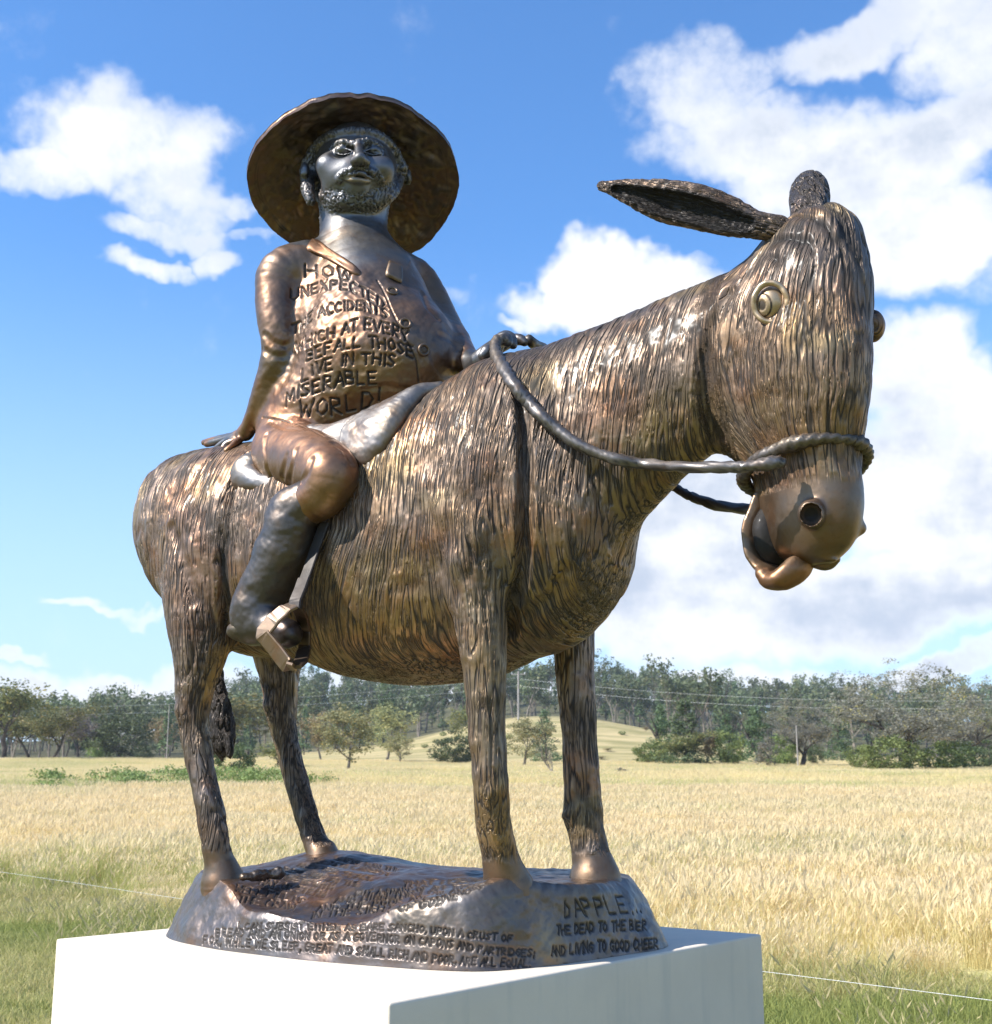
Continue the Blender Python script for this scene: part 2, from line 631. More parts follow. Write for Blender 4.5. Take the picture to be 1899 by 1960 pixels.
STATUE = bpy.data.objects.new('bronze_statue', None)
STATUE.location = ORG; STATUE.rotation_euler = (0, 0, YAW)
COL.objects.link(STATUE)
tag(STATUE, 'bronze sculpture of a rider in a wide hat sitting on a standing donkey', 'statue')

# ------------------------------------------------------------------ donkey body
TR = [  # x, top, bottom, half width
    (-1.305, 1.72, 1.58, .08), (-1.275, 1.82, 1.46, .19), (-1.21, 1.89, 1.36, .27), (-1.11, 1.925, 1.25, .33), (-.95, 1.935, 1.13, .37),
    (-.75, 1.925, 1.05, .385), (-.5, 1.915, 1.03, .40), (-.3, 1.915, .965, .42), (-.07, 1.92, .915, .43), (.12, 1.95, .91, .43),
    (.34, 2.035, .925, .41), (.5, 2.075, .975, .385), (.66, 2.03, 1.01, .35), (.765, 1.86, 1.09, .285), (.845, 1.64, 1.17, .215), (.89, 1.48, 1.27, .11)]
trunk = Loft([(a, 0, (t + b) / 2, h, (t - b) / 2, 2.25) for a, t, b, h in TR], k=.02)

HEADYAW = R(-27)
hf = np.array([math.cos(HEADYAW), math.sin(HEADYAW), 0]); hl = np.array([-math.sin(HEADYAW), math.cos(HEADYAW), 0])
HEADM = np.array([[0, 0, 1.], hf, hl])       # axis, forward, left
HROWS = [  # py, left px, right px, half width in metres, squareness
    (414, 1520, 1600, .05, 2), (428, 1488, 1622, .095, 2), (460, 1452, 1641, .135, 2.1), (510, 1420, 1653, .165, 2.1), (570, 1395, 1661, .182, 2.1),
    (640, 1375, 1662, .190, 2.1), (700, 1352, 1660, .188, 2.1), (760, 1352, 1656, .178, 2.2), (810, 1368, 1651, .160, 2.2), (850, 1400, 1646, .142, 2.3), (880, 1428, 1643, .130, 2.3),
    (920, 1446, 1642, .122, 2.3), (950, 1452, 1645, .122, 2.2), (985, 1455, 1648, .122, 2.1), (1020, 1464, 1646, .116, 2), (1050, 1482, 1632, .098, 2), (1070, 1508, 1608, .070, 2), (1081, 1535, 1582, .03, 2)]
hc, _ = at(1540, 700, 0)
rows = []
for py, xl, xr, hw, n in HROWS:
    p, s = at((xl + xr) / 2, py, 0)
    vis = (xr - xl) / 2 * s
    dvec = ray((xl + xr) / 2, py); dvec = local_dir(dvec / np.linalg.norm(dvec[:2]))
    sn = abs(hf[0] * dvec[1] - hf[1] * dvec[0]); cs = abs(hf[0] * dvec[0] + hf[1] * dvec[1])
    dep = math.sqrt(max(vis ** 2 - (hw * cs) ** 2, .004)) / sn
    q = p - hc
    rows.append((q[2], q @ hf, q @ hl, dep, hw, n))
head = Loft(rows, c=hc, M=HEADM, k=.05)
mz, ms = at(1552, 988, 0)
donkey = [
    trunk,
    # neck
    limb([(1010, 940, 0, 240, .62), (1082, 866, 0, 216, .60), (1218, 772, 0, 177, .60), (1382, 676, 0, 150, .62), (1490, 605, 0, 112, .85)], k=.05, n=4),
    # haunches
    limb([(430, 960, -.14, 95), (415, 1050, -.19, 95), (398, 1130, -.24, 86), (388, 1200, -.28, 66), (379, 1270, -.30, 47), (370, 1330, -.31, 35), (370, 1385, -.31, 29),
          (379, 1440, -.31, 28), (391, 1500, -.31, 27), (402, 1550, -.31, 27), (411, 1610, -.30, 28), (419, 1645, -.285, 29), (424, 1665, -.275, 34), (428, 1692, -.265, 43)], k=.06, n=6),
    limb([(500, 1000, .14, 90), (515, 1100, .22, 85), (525, 1190, .28, 65), (532, 1250, .31, 48), (536, 1305, .31, 37), (538, 1360, .31, 30), (546, 1410, .31, 25), (556, 1450, .31, 23),
          (569, 1500, .31, 22), (583, 1550, .31, 23), (600, 1600, .31, 23), (611, 1622, .31, 26), (617, 1632, .31, 29), (624, 1662, .31, 36)], k=.06, n=5),
    # shoulder and front legs
    limb([(935, 745, -.17, 46), (925, 830, -.26, 66), (915, 930, -.29, 70), (912, 1030, -.30, 66), (914, 1110, -.30, 60), (921, 1190, -.30, 52), (926, 1270, -.31, 43), (929, 1350, -.31, 38),
          (935, 1430, -.31, 35), (940, 1510, -.31, 34), (944, 1570, -.285, 35), (955, 1630, -.245, 35), (963, 1662, -.225, 38), (970, 1688, -.205, 45), (975, 1708, -.195, 51), (976, 1722, -.19, 53)], k=.045, n=5),
    limb([(1060, 900, .2, 70), (1085, 1000, .27, 62), (1093, 1100, .30, 50), (1097, 1180, .31, 43), (1099, 1250, .31, 39), (1103, 1330, .31, 37), (1109, 1400, .31, 35), (1114, 1500, .31, 35),
          (1117, 1560, .31, 37), (1124, 1600, .31, 35), (1132, 1640, .31, 39), (1137, 1662, .31, 43), (1140, 1694, .31, 54)], k=.05),
    head,
    # jaw root, muzzle, cheek ridges
    Ell(at(1425, 745, -.03)[0], (.10, .075, .12), k=.04),
    # muzzle: second nostril wing
    limb([(1640, 1010, .03, 20), (1648, 1012, .03, 12)], k=.03),
    # brow over each eye
    Ell(at(1476, 580, -.15)[0], (.055, .035, .062), k=.04),
    Ell(at(1672, 625, .13)[0], (.035, .035, .05), k=.03),
]
# nostril
nd = mz - at_t(1555, 985, 0)
vdir = ray(1553, 985); vdir = local_dir(vdir / np.linalg.norm(vdir))
nost = mz - vdir * .168 + (at_t(1553, 985, 4.0) - at_t(1552, 988, 4.0))
donkey.append(Ell(nost, (.043, .043, .047), k=.02))
donkey.append(Ell(nost - vdir * .02, (.030, .030, .032), k=.006, sub=True))
# groove between shoulder and neck, hollow behind the elbow
donkey.append(limb([(1000, 765, -.36, 7), (1003, 850, -.385, 9), (1003, 950, -.40, 10), (1002, 1050, -.39, 10), (1000, 1130, -.36, 8)], k=.05, sub=True))
donkey.append(limb([(470, 900, -.40, 5), (450, 990, -.42, 8), (447, 1080, -.42, 9), (455, 1160, -.40, 8), (465, 1215, -.37, 5)], k=.06, sub=True))

V, F = mesh_field(donkey, .0054)
V = relax(V, F, 2)
print('donkey verts', len(V))


def bvh_of(V, F):
    return BVHTree.FromPolygons([Vector(v) for v in V.tolist()], F.tolist())


def hit(px, py, bvh=None):
    """surface point seen at (px, py)"""
    o = to_local(CAM); d = local_dir(ray(px, py))
    r = (bvh or BV).ray_cast(Vector(o), Vector(d / np.linalg.norm(d)))
    return (np.array(r[0]), np.array(r[1])) if r[0] is not None else (None, None)


def carve(V, strokes3, w, sharp=.35):
    """0..1 field of grooves of half width w round 3-D strokes"""
    out = np.zeros(len(V))
    cell = .03
    key = np.floor(V / cell).astype(np.int64)
    kk = (key[:, 0] + 500) * 4000000 + (key[:, 1] + 500) * 2000 + key[:, 2] + 500
    order = np.argsort(kk, kind='stable'); ks = kk[order]
    for a, b in strokes3:
        lo = np.floor((np.minimum(a, b) - w * 1.6) / cell).astype(int); hi = np.floor((np.maximum(a, b) + w * 1.6) / cell).astype(int)
        idx = []
        for i in range(lo[0], hi[0] + 1):
            for j in range(lo[1], hi[1] + 1):
                k0 = (i + 500) * 4000000 + (j + 500) * 2000 + lo[2] + 500; k1 = k0 + hi[2] - lo[2]
                s, e = np.searchsorted(ks, k0), np.searchsorted(ks, k1, side='right')
                if e > s: idx.append(order[s:e])
        if not idx: continue
        idx = np.concatenate(idx)
        ab = b - a; t = np.clip(((V[idx] - a) @ ab) / max(ab @ ab, 1e-12), 0, 1)
        d = np.linalg.norm(V[idx] - a - t[:, None] * ab, axis=1)
        out[idx] = np.maximum(out[idx], 1 - sstep(d, w * sharp, w * 1.35))
    return out


def project_strokes(strokes, bvh, maxseg=.12):
    segs = []
    for st in strokes:
        pr = None
        for (x, y) in st:
            p, n = hit(x, y, bvh)
            if p is not None and pr is not None and np.linalg.norm(p - pr) < maxseg: segs.append((pr, p))
            pr = p
    return segs


def fine(st, n=5):
    return [tuple(np.array(a) * (1 - i / n) + np.array(b) * i / n) for a, b in zip(st[:-1], st[1:]) for i in range(n)] + [st[-1]]


# folds of the body: shoulder edge, haunch edge, jaw, and the lumps of muscle
B0 = bvh_of(V, F)
CREASE = [([(996, 745), (1003, 800), (1005, 870), (1006, 950), (1005, 1030), (998, 1100), (985, 1165), (978, 1215)], .026, .030),
          ([(470, 872), (447, 915), (434, 965), (425, 1020), (420, 1080), (428, 1140), (440, 1195), (455, 1225)], .030, .028),
          ([(1392, 560), (1365, 620), (1348, 690), (1346, 750), (1356, 800), (1374, 838)], .026, .016),
          ([(330, 1010), (352, 1080), (372, 1150)], .03, .012), ([(1085, 1090), (1060, 1140), (1010, 1180)], .03, .010)]
LUMP = [(845, 975, .055, .020), (835, 1035, .05, .016), (870, 1075, .05, .020), (850, 1130, .05, .012), (905, 1010, .06, .014), (815, 930, .05, .012),
        (345, 985, .07, .014), (380, 1040, .06, .012), (1500, 640, .07, .008), (925, 1340, .03, .008), (905, 1420, .03, .008), (930, 1520, .03, .008), (1082, 1560, .03, .012), (345, 1360, .04, .012), (508, 1350, .035, .010),
        (355, 900, .06, .010), (1380, 480, .05, .008)]
N0 = normals(V, F)
crease = np.zeros(len(V)); off = np.zeros(len(V))
for st, w, dp in CREASE:
    c_ = carve(V, project_strokes([fine(st)], B0), w, .1)
    crease = np.maximum(crease, c_ * min(1, dp / .02)); off -= c_ * dp
for px_, py_, r_, h_ in LUMP:
    p_, _ = hit(px_, py_, B0)
    if p_ is None: continue
    dd = np.linalg.norm(V - p_, axis=1)
    off += h_ * np.exp(-(dd / r_) ** 2)
V = V + N0 * off[:, None]
crease = sstep(crease, .3, 1.0)


def coat(V, F, amp=1.0):
    """carve the hair into the skin: long cuts that run down the body"""
    N = normals(V, F)
    x, y, z = V.T
    xs = x + .42 * np.maximum(0, 1.42 - z) * sstep(x, -.75, .0) * sstep(-x, -.55, .05) * sstep(z, .80, 1.05)
    neck = sstep(x, .70, 1.05) * (1 - sstep(x, 1.0, 1.65))
    xs = xs - neck * .22 * (z - 1.8)
    wig = vnoise(V * 4.0, 5) * .010
    A1 = np.stack([(xs + wig) * 24, y * 3.0, z * 3.0], 1)                      # round the barrel
    A2 = np.stack([(x + wig) * 24, (y + wig) * 24, z * 3.0], 1)                # straight down
    # on the head the cuts run from poll to nose, so they close up where it tapers
    hz = np.array([r[0] for r in rows]) + hc[2]; o_ = np.argsort(hz)
    cu = np.interp(z, hz[o_], np.array([r[1] for r in rows])[o_]); cv_ = np.interp(z, hz[o_], np.array([r[2] for r in rows])[o_])
    hq = V - hc; du = hq @ hf - cu; dv_ = hq @ hl - cv_; dr = np.maximum(np.hypot(du, dv_), 1e-3)
    isb = sstep(x, 1.22, 1.34)[:, None]
    A2 = A2 * (1 - isb) + isb * np.stack([(du / dr * .21 + wig) * 24, (dv_ / dr * .21 + wig) * 24, z * 3.0], 1)
    w2 = np.maximum.reduce([sstep(np.abs(N[:, 0]), .55, .85), sstep(-z, -1.02, -.90), sstep(x, 1.22, 1.36)])
    smooth = np.maximum.reduce([
        sstep(-z, -.335 - .02 * vnoise(V * 40, 3), -.305),                                  # hooves
        np.where(x > 1.2, sstep(-z, -1.475 - .03 * vnoise(V * 40, 4), -1.43), 0)])     # muzzle
    fur = 1 - smooth
    n1 = vnoise(A1, 1) * (1 - w2) + vnoise(A2, 1) * w2
    m2 = np.array([1.6, 1.6, 1.5])
    n2 = vnoise(A1 * m2 + 7, 2) * (1 - w2) + vnoise(A2 * m2 + 7, 2) * w2
    c1 = 1 - sstep(np.abs(n1), 0.0, .23)
    c2 = 1 - sstep(np.abs(n2), 0.0, .20)
    gate = sstep(vnoise(V * 5.5, 9), -.55, .15)
    cut = np.maximum(c1 * gate, .5 * c2) * fur
    lump = fbm(V * 22, 21, 3)
    knot = vnoise(np.stack([x * 16, y * 16, z * 24], 1), 31)
    d = -cut * .0055 + lump * .0014 * (1 - .4 * smooth) + knot * .0016 * fur + vnoise(V * 7, 61) * .004
    return N, d * amp, cut, fur, A1 * np.array([2.1, 1.35, 1.35]) + 3.7, A2 * np.array([2.1, 2.1, 1.35]) + 3.7, w2


N, d, cut, fur, flow, flow2, w2 = coat(V, F)
# forelock: thick locks that fan from the poll down the forehead
pole = at(1560, 412, -.02)[0]
q = V - pole
hm = (V[:, 0] > 1.3) * sstep(-np.linalg.norm(q * np.array([1, 1, .62]), axis=1), -.36, -.16) * sstep(q @ hf - .25 * np.abs(q[:, 2]), -.16, -.02)
ang = np.arctan2(q @ hl, .35 + np.abs(q[:, 2]))
lk = np.stack([(q @ hl + .012 * vnoise(V * 9, 3)) / (.30 + .55 * np.abs(q[:, 2])) * 17, (q @ hf) * 3, q[:, 2] * 4.0], 1)
ln = vnoise(lk, 44)
lock = 1 - sstep(np.abs(ln), .0, .22)
d = d * (1 - .4 * hm) + hm * (.008 * np.abs(ln) * 1.6 - lock * .008)
cut = np.maximum(cut * (1 - .4 * hm), lock * hm)
V = V + N * d[:, None]
x, y, z = V.T
T = np.tile(C_COAT, (len(V), 1))


def blend(T, m, c):
    m = np.clip(m, 0, 1)[:, None]
    return T * (1 - m) + np.asarray(c) * m


T = blend(T, sstep(-N[:, 2], .0, .8) * .8 * (z > .8), C_OLIVE)  # undersides tinted with gold reflected from grass and plinth
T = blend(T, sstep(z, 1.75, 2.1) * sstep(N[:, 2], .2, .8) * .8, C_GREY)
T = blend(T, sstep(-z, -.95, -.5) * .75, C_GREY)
T = blend(T, hm * .65, C_GREY * .8)
T = blend(T, sstep(-np.abs(x + .75 - .1 * vnoise(V * 3, 3)), -.14, -.03) * (z > 1.1) * (z < 1.7) * .6, C_RED)
T = blend(T, sstep(vnoise(V * 4.2, 77), .1, .5) * .65, C_OLIVE * 1.15)
T = blend(T, sstep(vnoise(V * 5.1, 78), .2, .6) * .5, C_RED)
T = blend(T, sstep(x, .45, .6) * sstep(-y, .1, .2) * sstep(z, .5, .75) * sstep(-z, -1.6, -1.2) * .5, C_OLIVE)
T = blend(T, 1 - fur, C_COAT * .7)
nod = 1 - sstep(np.linalg.norm(V - (nost + vdir * .012), axis=1), .018, .034)
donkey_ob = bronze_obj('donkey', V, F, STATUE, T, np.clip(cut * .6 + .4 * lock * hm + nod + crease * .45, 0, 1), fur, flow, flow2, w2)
DONKEY_BVH = (V, F)


def sdf_part(name, prims, vox, parent, tint, relief=.002, scale=30, cutamp=0, cutdir=None, fur=0.0, it=2, darken=0.0):
    V, F = mesh_field(prims, vox)
    V = relax(V, F, it)
    N = normals(V, F)
    d = fbm(V * scale, 3, 3) * relief
    cav = np.full(len(V), darken); flow = V * 60  # even darkening: shade painted in the mouth, darker tone of the heel
    if cutamp:
        cd = np.array(cutdir, float); cd /= np.linalg.norm(cd)
        along = V @ cd
        A = (V - along[:, None] * cd) * 55 + along[:, None] * cd * 6
        n1 = vnoise(A, 4); c1 = 1 - sstep(np.abs(n1), 0, .2)
        d = d - c1 * cutamp; cav = c1 * .8; flow = A * 2
    V = V + N * d[:, None]
    T = tint(V, N) if callable(tint) else tint
    return bronze_obj(name, V, F, parent, T, cav, np.full(len(V), fur), flow)


# ears
vd = -local_dir(ray(1320, 390)); vd /= np.linalg.norm(vd)
ew = vd

def shift(rows, dpx, dpy, dl, dr):
    return [(r[0] + dpx, r[1] + dpy, r[2] + dl, max(r[3] + dr, 2)) + tuple(r[4:]) for r in rows]
EAR = [(1490, 438, -.10, 26, .8), (1445, 430, -.13, 27, .7), (1400, 416, -.15, 37, .62), (1335, 396, -.18, 43, .6), (1270, 384, -.20, 40, .6), (1215, 370, -.22, 27, .65), (1172, 359, -.23, 15, .8), (1152, 356, -.23, 10)]
EHOL = [(1430, 428, -.165, 13, .9), (1395, 421, -.19, 23, .9), (1335, 404, -.22, 28, .9), (1270, 388, -.235, 24, .9), (1215, 372, -.245, 13, .9), (1178, 362, -.245, 7)]
sdf_part('ear', [limb(EAR, w=ew, k=.01), limb(EHOL, w=ew, k=.008, sub=True)], .003, donkey_ob,
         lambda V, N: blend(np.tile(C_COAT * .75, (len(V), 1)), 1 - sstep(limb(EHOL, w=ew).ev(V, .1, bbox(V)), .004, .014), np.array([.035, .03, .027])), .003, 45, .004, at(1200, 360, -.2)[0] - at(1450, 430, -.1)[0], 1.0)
sdf_part('ear', [limb([(1548, 430, .03, 30), (1549, 395, .10, 37), (1550, 372, .17, 38), (1551, 358, .22, 32), (1551, 350, .26, 20)], k=.01)], .004, donkey_ob,
         C_GREY, .003, 40, .009, (-.35, .1, 1), 1.0)


# eyes
def torus(c, ax, up, R1, R2, r, nu=48, nv=12, flat=1.0):
    ax = np.array(ax) / np.linalg.norm(ax); up = np.array(up) - (np.array(up) @ ax) * ax; up /= np.linalg.norm(up)
    sd = np.cross(up, ax)
    V, F = [], []
    for i in range(nu):
        a = 2 * math.pi * i / nu
        dirn = math.cos(a) * sd * R1 + math.sin(a) * up * R2
        dn = dirn / np.linalg.norm(dirn)
        for j in range(nv):
            b = 2 * math.pi * j / nv
            V.append(c + dirn + r * (math.cos(b) * dn + flat * math.sin(b) * ax))
            F.append((i * nv + j, i * nv + (j + 1) % nv, ((i + 1) % nu) * nv + (j + 1) % nv, ((i + 1) % nu) * nv + j))
    return np.array(V), np.array(F)


def ball(c, s, M=np.eye(3), nu=96, nv=64):
    V, F = [], []
    for j in range(nv + 1):
        b = math.pi * (j / nv - .5) * .998
        for i in range(nu):
            a = 2 * math.pi * i / nu
            V.append((math.cos(b) * math.cos(a), math.cos(b) * math.sin(a), math.sin(b)))
    for j in range(nv):
        for i in range(nu):
            F.append((j * nu + i, j * nu + (i + 1) % nu, (j + 1) * nu + (i + 1) % nu, (j + 1) * nu + i))
    return (np.array(V) * s) @ np.array(M) + c, np.array(F)


BV = bvh_of(V, F)


def eye(px, py, outn, k=1.0):
    c, _ = hit(px, py)
    if c is None: return
    outn = np.array(outn, float); outn /= np.linalg.norm(outn)
    s = at(px, py, -.15)[1]
    Vt, Ft = torus(c + outn * .013, outn, (0, 0, 1), 31 * s * k, 37 * s * k, 6.0 * s * k, flat=.9)
    Vt = Vt + outn * (fbm(Vt * 45, 3, 2) * .005)[:, None]
    ring = bronze_obj('eyelid', Vt, Ft, donkey_ob, C_GOLD * 1.1)
    Vb, Fb = ball(c - outn * .024, (.051 * k, .051 * k, .059 * k))
    # concentric steps of iris and pupil, looking back
    look = outn + np.array([-.55, 0, -.02]); look /= np.linalg.norm(look)
    q = (Vb - (c - outn * .024)) / .051 / k
    an = np.arccos(np.clip(q @ look, -1, 1))
    st = .0025 * (an < .58) - .0035 * (an < .26)
    Vb = Vb + q * st[:, None]
    cv = np.maximum.reduce([1 - sstep(np.abs(an - .60), .03, .09), 1 - sstep(an, .20, .30), .45 * (1 - sstep(np.abs(an - .42), .02, .07))]) * .95
    e = bronze_obj('eye', Vb, Fb, donkey_ob, C_GOLD * 1.1, cv)


vside = -local_dir(ray(1476, 580)); 
eye(1476, 580, vside / np.linalg.norm(vside) * .75 + np.array([0, -.45, 0]))

# ------------------------------------------------------------------ rider
def along(p, q, t):
    return tuple(np.array(p) * (1 - t) + np.array(q) * t)


TF = at(683, 322, 0)[1] * FP                    # distance of the head
vh = local_dir(ray(683, 322)); vh /= np.linalg.norm(vh)
back = -np.array([vh[0], vh[1], 0]); back /= np.linalg.norm(back)     # towards the viewer, level
ry = R(8)
back = np.array([back[0] * math.cos(ry) - back[1] * math.sin(ry), back[0] * math.sin(ry) + back[1] * math.cos(ry), 0])
el = R(29)
hF = back * math.cos(el) + np.array([0, 0, math.sin(el)])             # where the face looks
hU = -back * math.sin(el) + np.array([0, 0, math.cos(el)])
hR = np.cross(hU, hF)                                                  # towards the photograph's right
rl = R(-3)
hU, hR = hU * math.cos(rl) + hR * math.sin(rl), hR * math.cos(rl) - hU * math.sin(rl)
HC = at_t(683, 318, TF)
HM = np.array([hR, hF, hU])


def hp(x, y, z):
    """head frame: right, forward, up"""
    return HC + x * hR + y * hF + z * hU


def face(px, py, fwd):
    """point of the head frame plane `fwd` in front of its centre seen at (px, py)"""
    o = to_local(CAM); d = local_dir(ray(px, py))
    t = (fwd - (o - HC) @ hF) / (d @ hF)
    return o + t * d


PXM = TF / FP
rider = [
    # hips, belly, chest
    limb([(652, 815, .0, 128), (672, 765, .0, 138), (712, 695, .0, 150), (708, 625, .0, 130), (700, 565, 0, 110), (690, 520, 0, 84), (682, 488, 0, 62)], k=.03, n=4),
    Ell(at(778, 690, -.02)[0], (.20, .20, .20), k=.12),
    limb([(600, 548, -.16, 36), (602, 600, -.18, 38), (604, 640, -.18, 34)], k=.05),
    Ell(at(600, 800, -.12)[0], (.22, .17, .16), k=.10),
    # neck
    limb([(684, 505, 0, 74), (677, 450, 0, 65), (678, 400, 0, 64)], k=.05),
    # shoulders and right arm, propped behind on the rump
    limb([(640, 520, -.04, 56), (590, 512, -.14, 52), (541, 524, -.23, 46), (528, 560, -.26, 40), (530, 610, -.27, 37), (533, 660, -.27, 33), (527, 700, -.26, 31), (512, 740, -.25, 27),
          (494, 785, -.22, 21), (478, 815, -.19, 16), (470, 828, -.18, 15)], k=.045, n=3),
    # left arm, reaching forward to the withers
    limb([(730, 520, .06, 50), (788, 533, .20, 42), (822, 570, .24, 36), (842, 610, .22, 34), (868, 655, .15, 33), (892, 690, .06, 26), (908, 700, .01, 17)], k=.04, n=3),
    # right thigh and knee
    limb([(560, 850, -.14, 70), (552, 872, -.24, 70), (590, 882, -.36, 62), (632, 905, -.46, 55), (622, 940, -.47, 48), (598, 962, -.47, 42)], k=.05, n=4),
    # left thigh and shin on the far side
    limb([(690, 850, .15, 70), (770, 880, .42, 60), (760, 950, .50, 45), (700, 1080, .50, 40)], k=.05),
    # head: skull, face, jaw
    Ell(hp(0, -.03, .035), (.165, .19, .185), M=HM, k=.05),
    Ell(face(684, 326, .015), (.146, .155, .165), M=HM, k=.05),
    Ell(face(684, 358, .02), (.140, .130, .085), M=HM, k=.05),
]
BASEHEAD = [rider[-3], rider[-2], rider[-1]]
_o = to_local(CAM)


def on(px, py, lift=0.0):
    """point of the plain head seen at (px, py), lifted by `lift` towards where the face looks"""
    d = local_dir(ray(px, py)); d /= np.linalg.norm(d)
    t = np.linalg.norm(HC - _o) - .32
    for _ in range(60):
        e = float(field(BASEHEAD, (_o + t * d)[None], 1.0)[0])
        if e < .0008 or e > 8: break
        t += e * .8
    if e > .02: t = np.linalg.norm(HC - _o)
    return _o + (t - lift) * d


def fch(rows, k, sub=False):
    rider.append(Chain([tuple(on(x, y, f)) + (r,) for x, y, f, r in rows], k=k, sub=sub))


def fe(px, py, lift, s, k=.02, sub=False):
    rider.append(Ell(on(px, py, lift), s, M=HM, k=k, sub=sub))


fe(629, 318, -.018, (.050, .045, .048), .05); fe(732, 322, -.016, (.046, .045, .046), .05)
fe(655, 289, .006, (.044, .030, .026), .020, True); fe(716, 290, .006, (.044, .030, .026), .020, True)
fe(656, 290, -.020, (.031, .026, .020), .008); fe(716, 291, -.020, (.031, .026, .020), .008)
fch([(635, 285, .0, .006), (646, 275, .006, .012), (660, 271, .010, .013), (674, 276, .010, .010)], .012)
fch([(686, 276, .010, .010), (700, 270, .010, .013), (716, 273, .006, .012), (730, 283, .0, .006)], .012)
for cx in (656, 716):
    for dy, r in ((-6.0, .0042), (5.2, .0034)):
        fch([(cx + dx, 290.5 + dy * (1 - (dx / 21) ** 2), .004, r) for dx in (-18, -9, 0, 9, 18)], .004)
    fe(cx + 2, 288.5, .003, (.007, .004, .007), .004, True); fe(cx + 2, 288.5, .000, (.004, .004, .004), .003)
fch([(686, 272, .006, .014), (687, 287, .030, .017), (689, 302, .052, .021)], .018)
fe(689, 305, .056, (.022, .024, .018), .02); fe(677, 309, .034, (.016, .017, .014), .018); fe(702, 310, .034, (.016, .017, .014), .018)
fe(682, 316, .046, (.006, .012, .006), .005, True); fe(697, 316, .046, (.006, .012, .006), .005, True)
fch([(648, 345, -.004, .008), (659, 332, .002, .010), (675, 325, .008, .011), (690, 322, .008, .010), (705, 325, .008, .011), (719, 334, .002, .010), (729, 348, -.004, .008)], .014)
fch([(661, 340, .004, .005), (675, 334, .014, .007), (689, 332, .018, .007), (702, 337, .014, .007), (712, 343, .004, .005)], .006)
fch([(663, 343, .004, .006), (676, 344, .012, .011), (690, 345, .014, .011), (707, 347, .004, .006)], .007)
fch([(659, 341.5, .008, .0015), (676, 339, .026, .0035), (690, 338, .028, .0035), (712, 344.5, .008, .0015)], .004, True)
fe(684, 366, -.012, (.045, .040, .030), .03)
# beard along the jaw, hair round the head
fch([(590, 322, -.02, .026), (596, 350, -.014, .028), (613, 372, -.008, .030), (645, 384, .0, .030), (684, 387, .004, .030), (722, 383, .0, .030), (747, 368, -.008, .028), (762, 345, -.014, .024), (770, 322, -.02, .020)], .03)
fch([(590, 312, -.02, .024), (602, 288, -.012, .023), (620, 269, -.008, .022), (645, 257, -.006, .021), (682, 253, -.006, .021), (716, 258, -.006, .021), (741, 273, -.008, .021), (758, 296, -.012, .021), (768, 318, -.02, .020)], .012)
rider.append(Chain([tuple(face(x, y, f)) + (r,) for x, y, f, r in [(588, 340, -.05, .026), (589, 364, -.05, .025), (595, 384, -.06, .018)]], k=.03))
# ears
rider.append(Ell(face(583, 326, -.01), (.018, .03, .040), M=HM, k=.012)); rider.append(Ell(face(779, 338, -.03), (.016, .03, .038), M=HM, k=.012))
rider.append(Ell(face(583, 327, .022), (.009, .014, .022), M=HM, k=.006, sub=True))
# shirt hem and folds
rider.append(limb([(500, 800, -.20, 5), (530, 801, -.27, 7), (570, 812, -.30, 7), (610, 832, -.29, 7), (640, 842, -.26, 6)], k=.02))
rider.append(limb([(563, 870, -.345, 3), (556, 900, -.36, 6), (552, 925, -.36, 5)], k=.03, sub=True))
rider.append(limb([(548, 880, -.345, 3), (540, 905, -.35, 5), (538, 930, -.34, 4)], k=.03, sub=True))

# hands: palm and five fingers each
def hand(rows_palm, fingers, k=.012):
    rider.append(limb(rows_palm, k=.02, n=2))
    for f in fingers:
        rider.append(limb(f, k=k, n=3))


hand([(472, 826, -.18, 13), (460, 833, -.17, 13), (446, 841, -.16, 13)],
     [[(450, 834, -.13, 8), (428, 838, -.10, 7), (408, 843, -.08, 7), (391, 847, -.06, 6)],
      [(450, 836, -.15, 8), (430, 841, -.13, 7), (412, 846, -.12, 7), (396, 850, -.11, 6)],
      [(448, 840, -.17, 8), (432, 845, -.17, 7), (422, 852, -.17, 7), (412, 860, -.17, 6)],
      [(448, 845, -.19, 8), (434, 850, -.20, 7.5), (427, 860, -.21, 7), (420, 870, -.22, 6)],
      [(458, 842, -.20, 8), (448, 850, -.23, 7), (440, 856, -.25, 6), (433, 862, -.26, 6)]])
hand([(905, 702, .0, 16), (918, 690, -.02, 19), (932, 678, -.02, 19), (945, 668, 0, 18)],
     [[(925, 690, -.06, 13), (934, 674, -.08, 15), (925, 680, -.10, 10)],
      [(938, 676, -.03, 12), (952, 655, -.05, 13), (966, 648, -.06, 14), (972, 655, -.07, 10)],
      [(945, 670, .0, 12), (962, 648, -.01, 14), (976, 648, -.02, 13), (982, 660, -.03, 9)],
      [(952, 668, .05, 12), (975, 652, .05, 12), (995, 650, .05, 11), (1004, 655, .05, 8)],
      [(950, 668, .08, 12), (985, 652, .09, 10), (1006, 652, .09, 8)]])
RV, RF = mesh_field(rider, .0040)
RV = relax(RV, RF, 2)
print('rider verts', len(RV))
RN = normals(RV, RF)
RBV = BVHTree.FromPolygons([Vector(v) for v in RV.tolist()], RF.tolist())

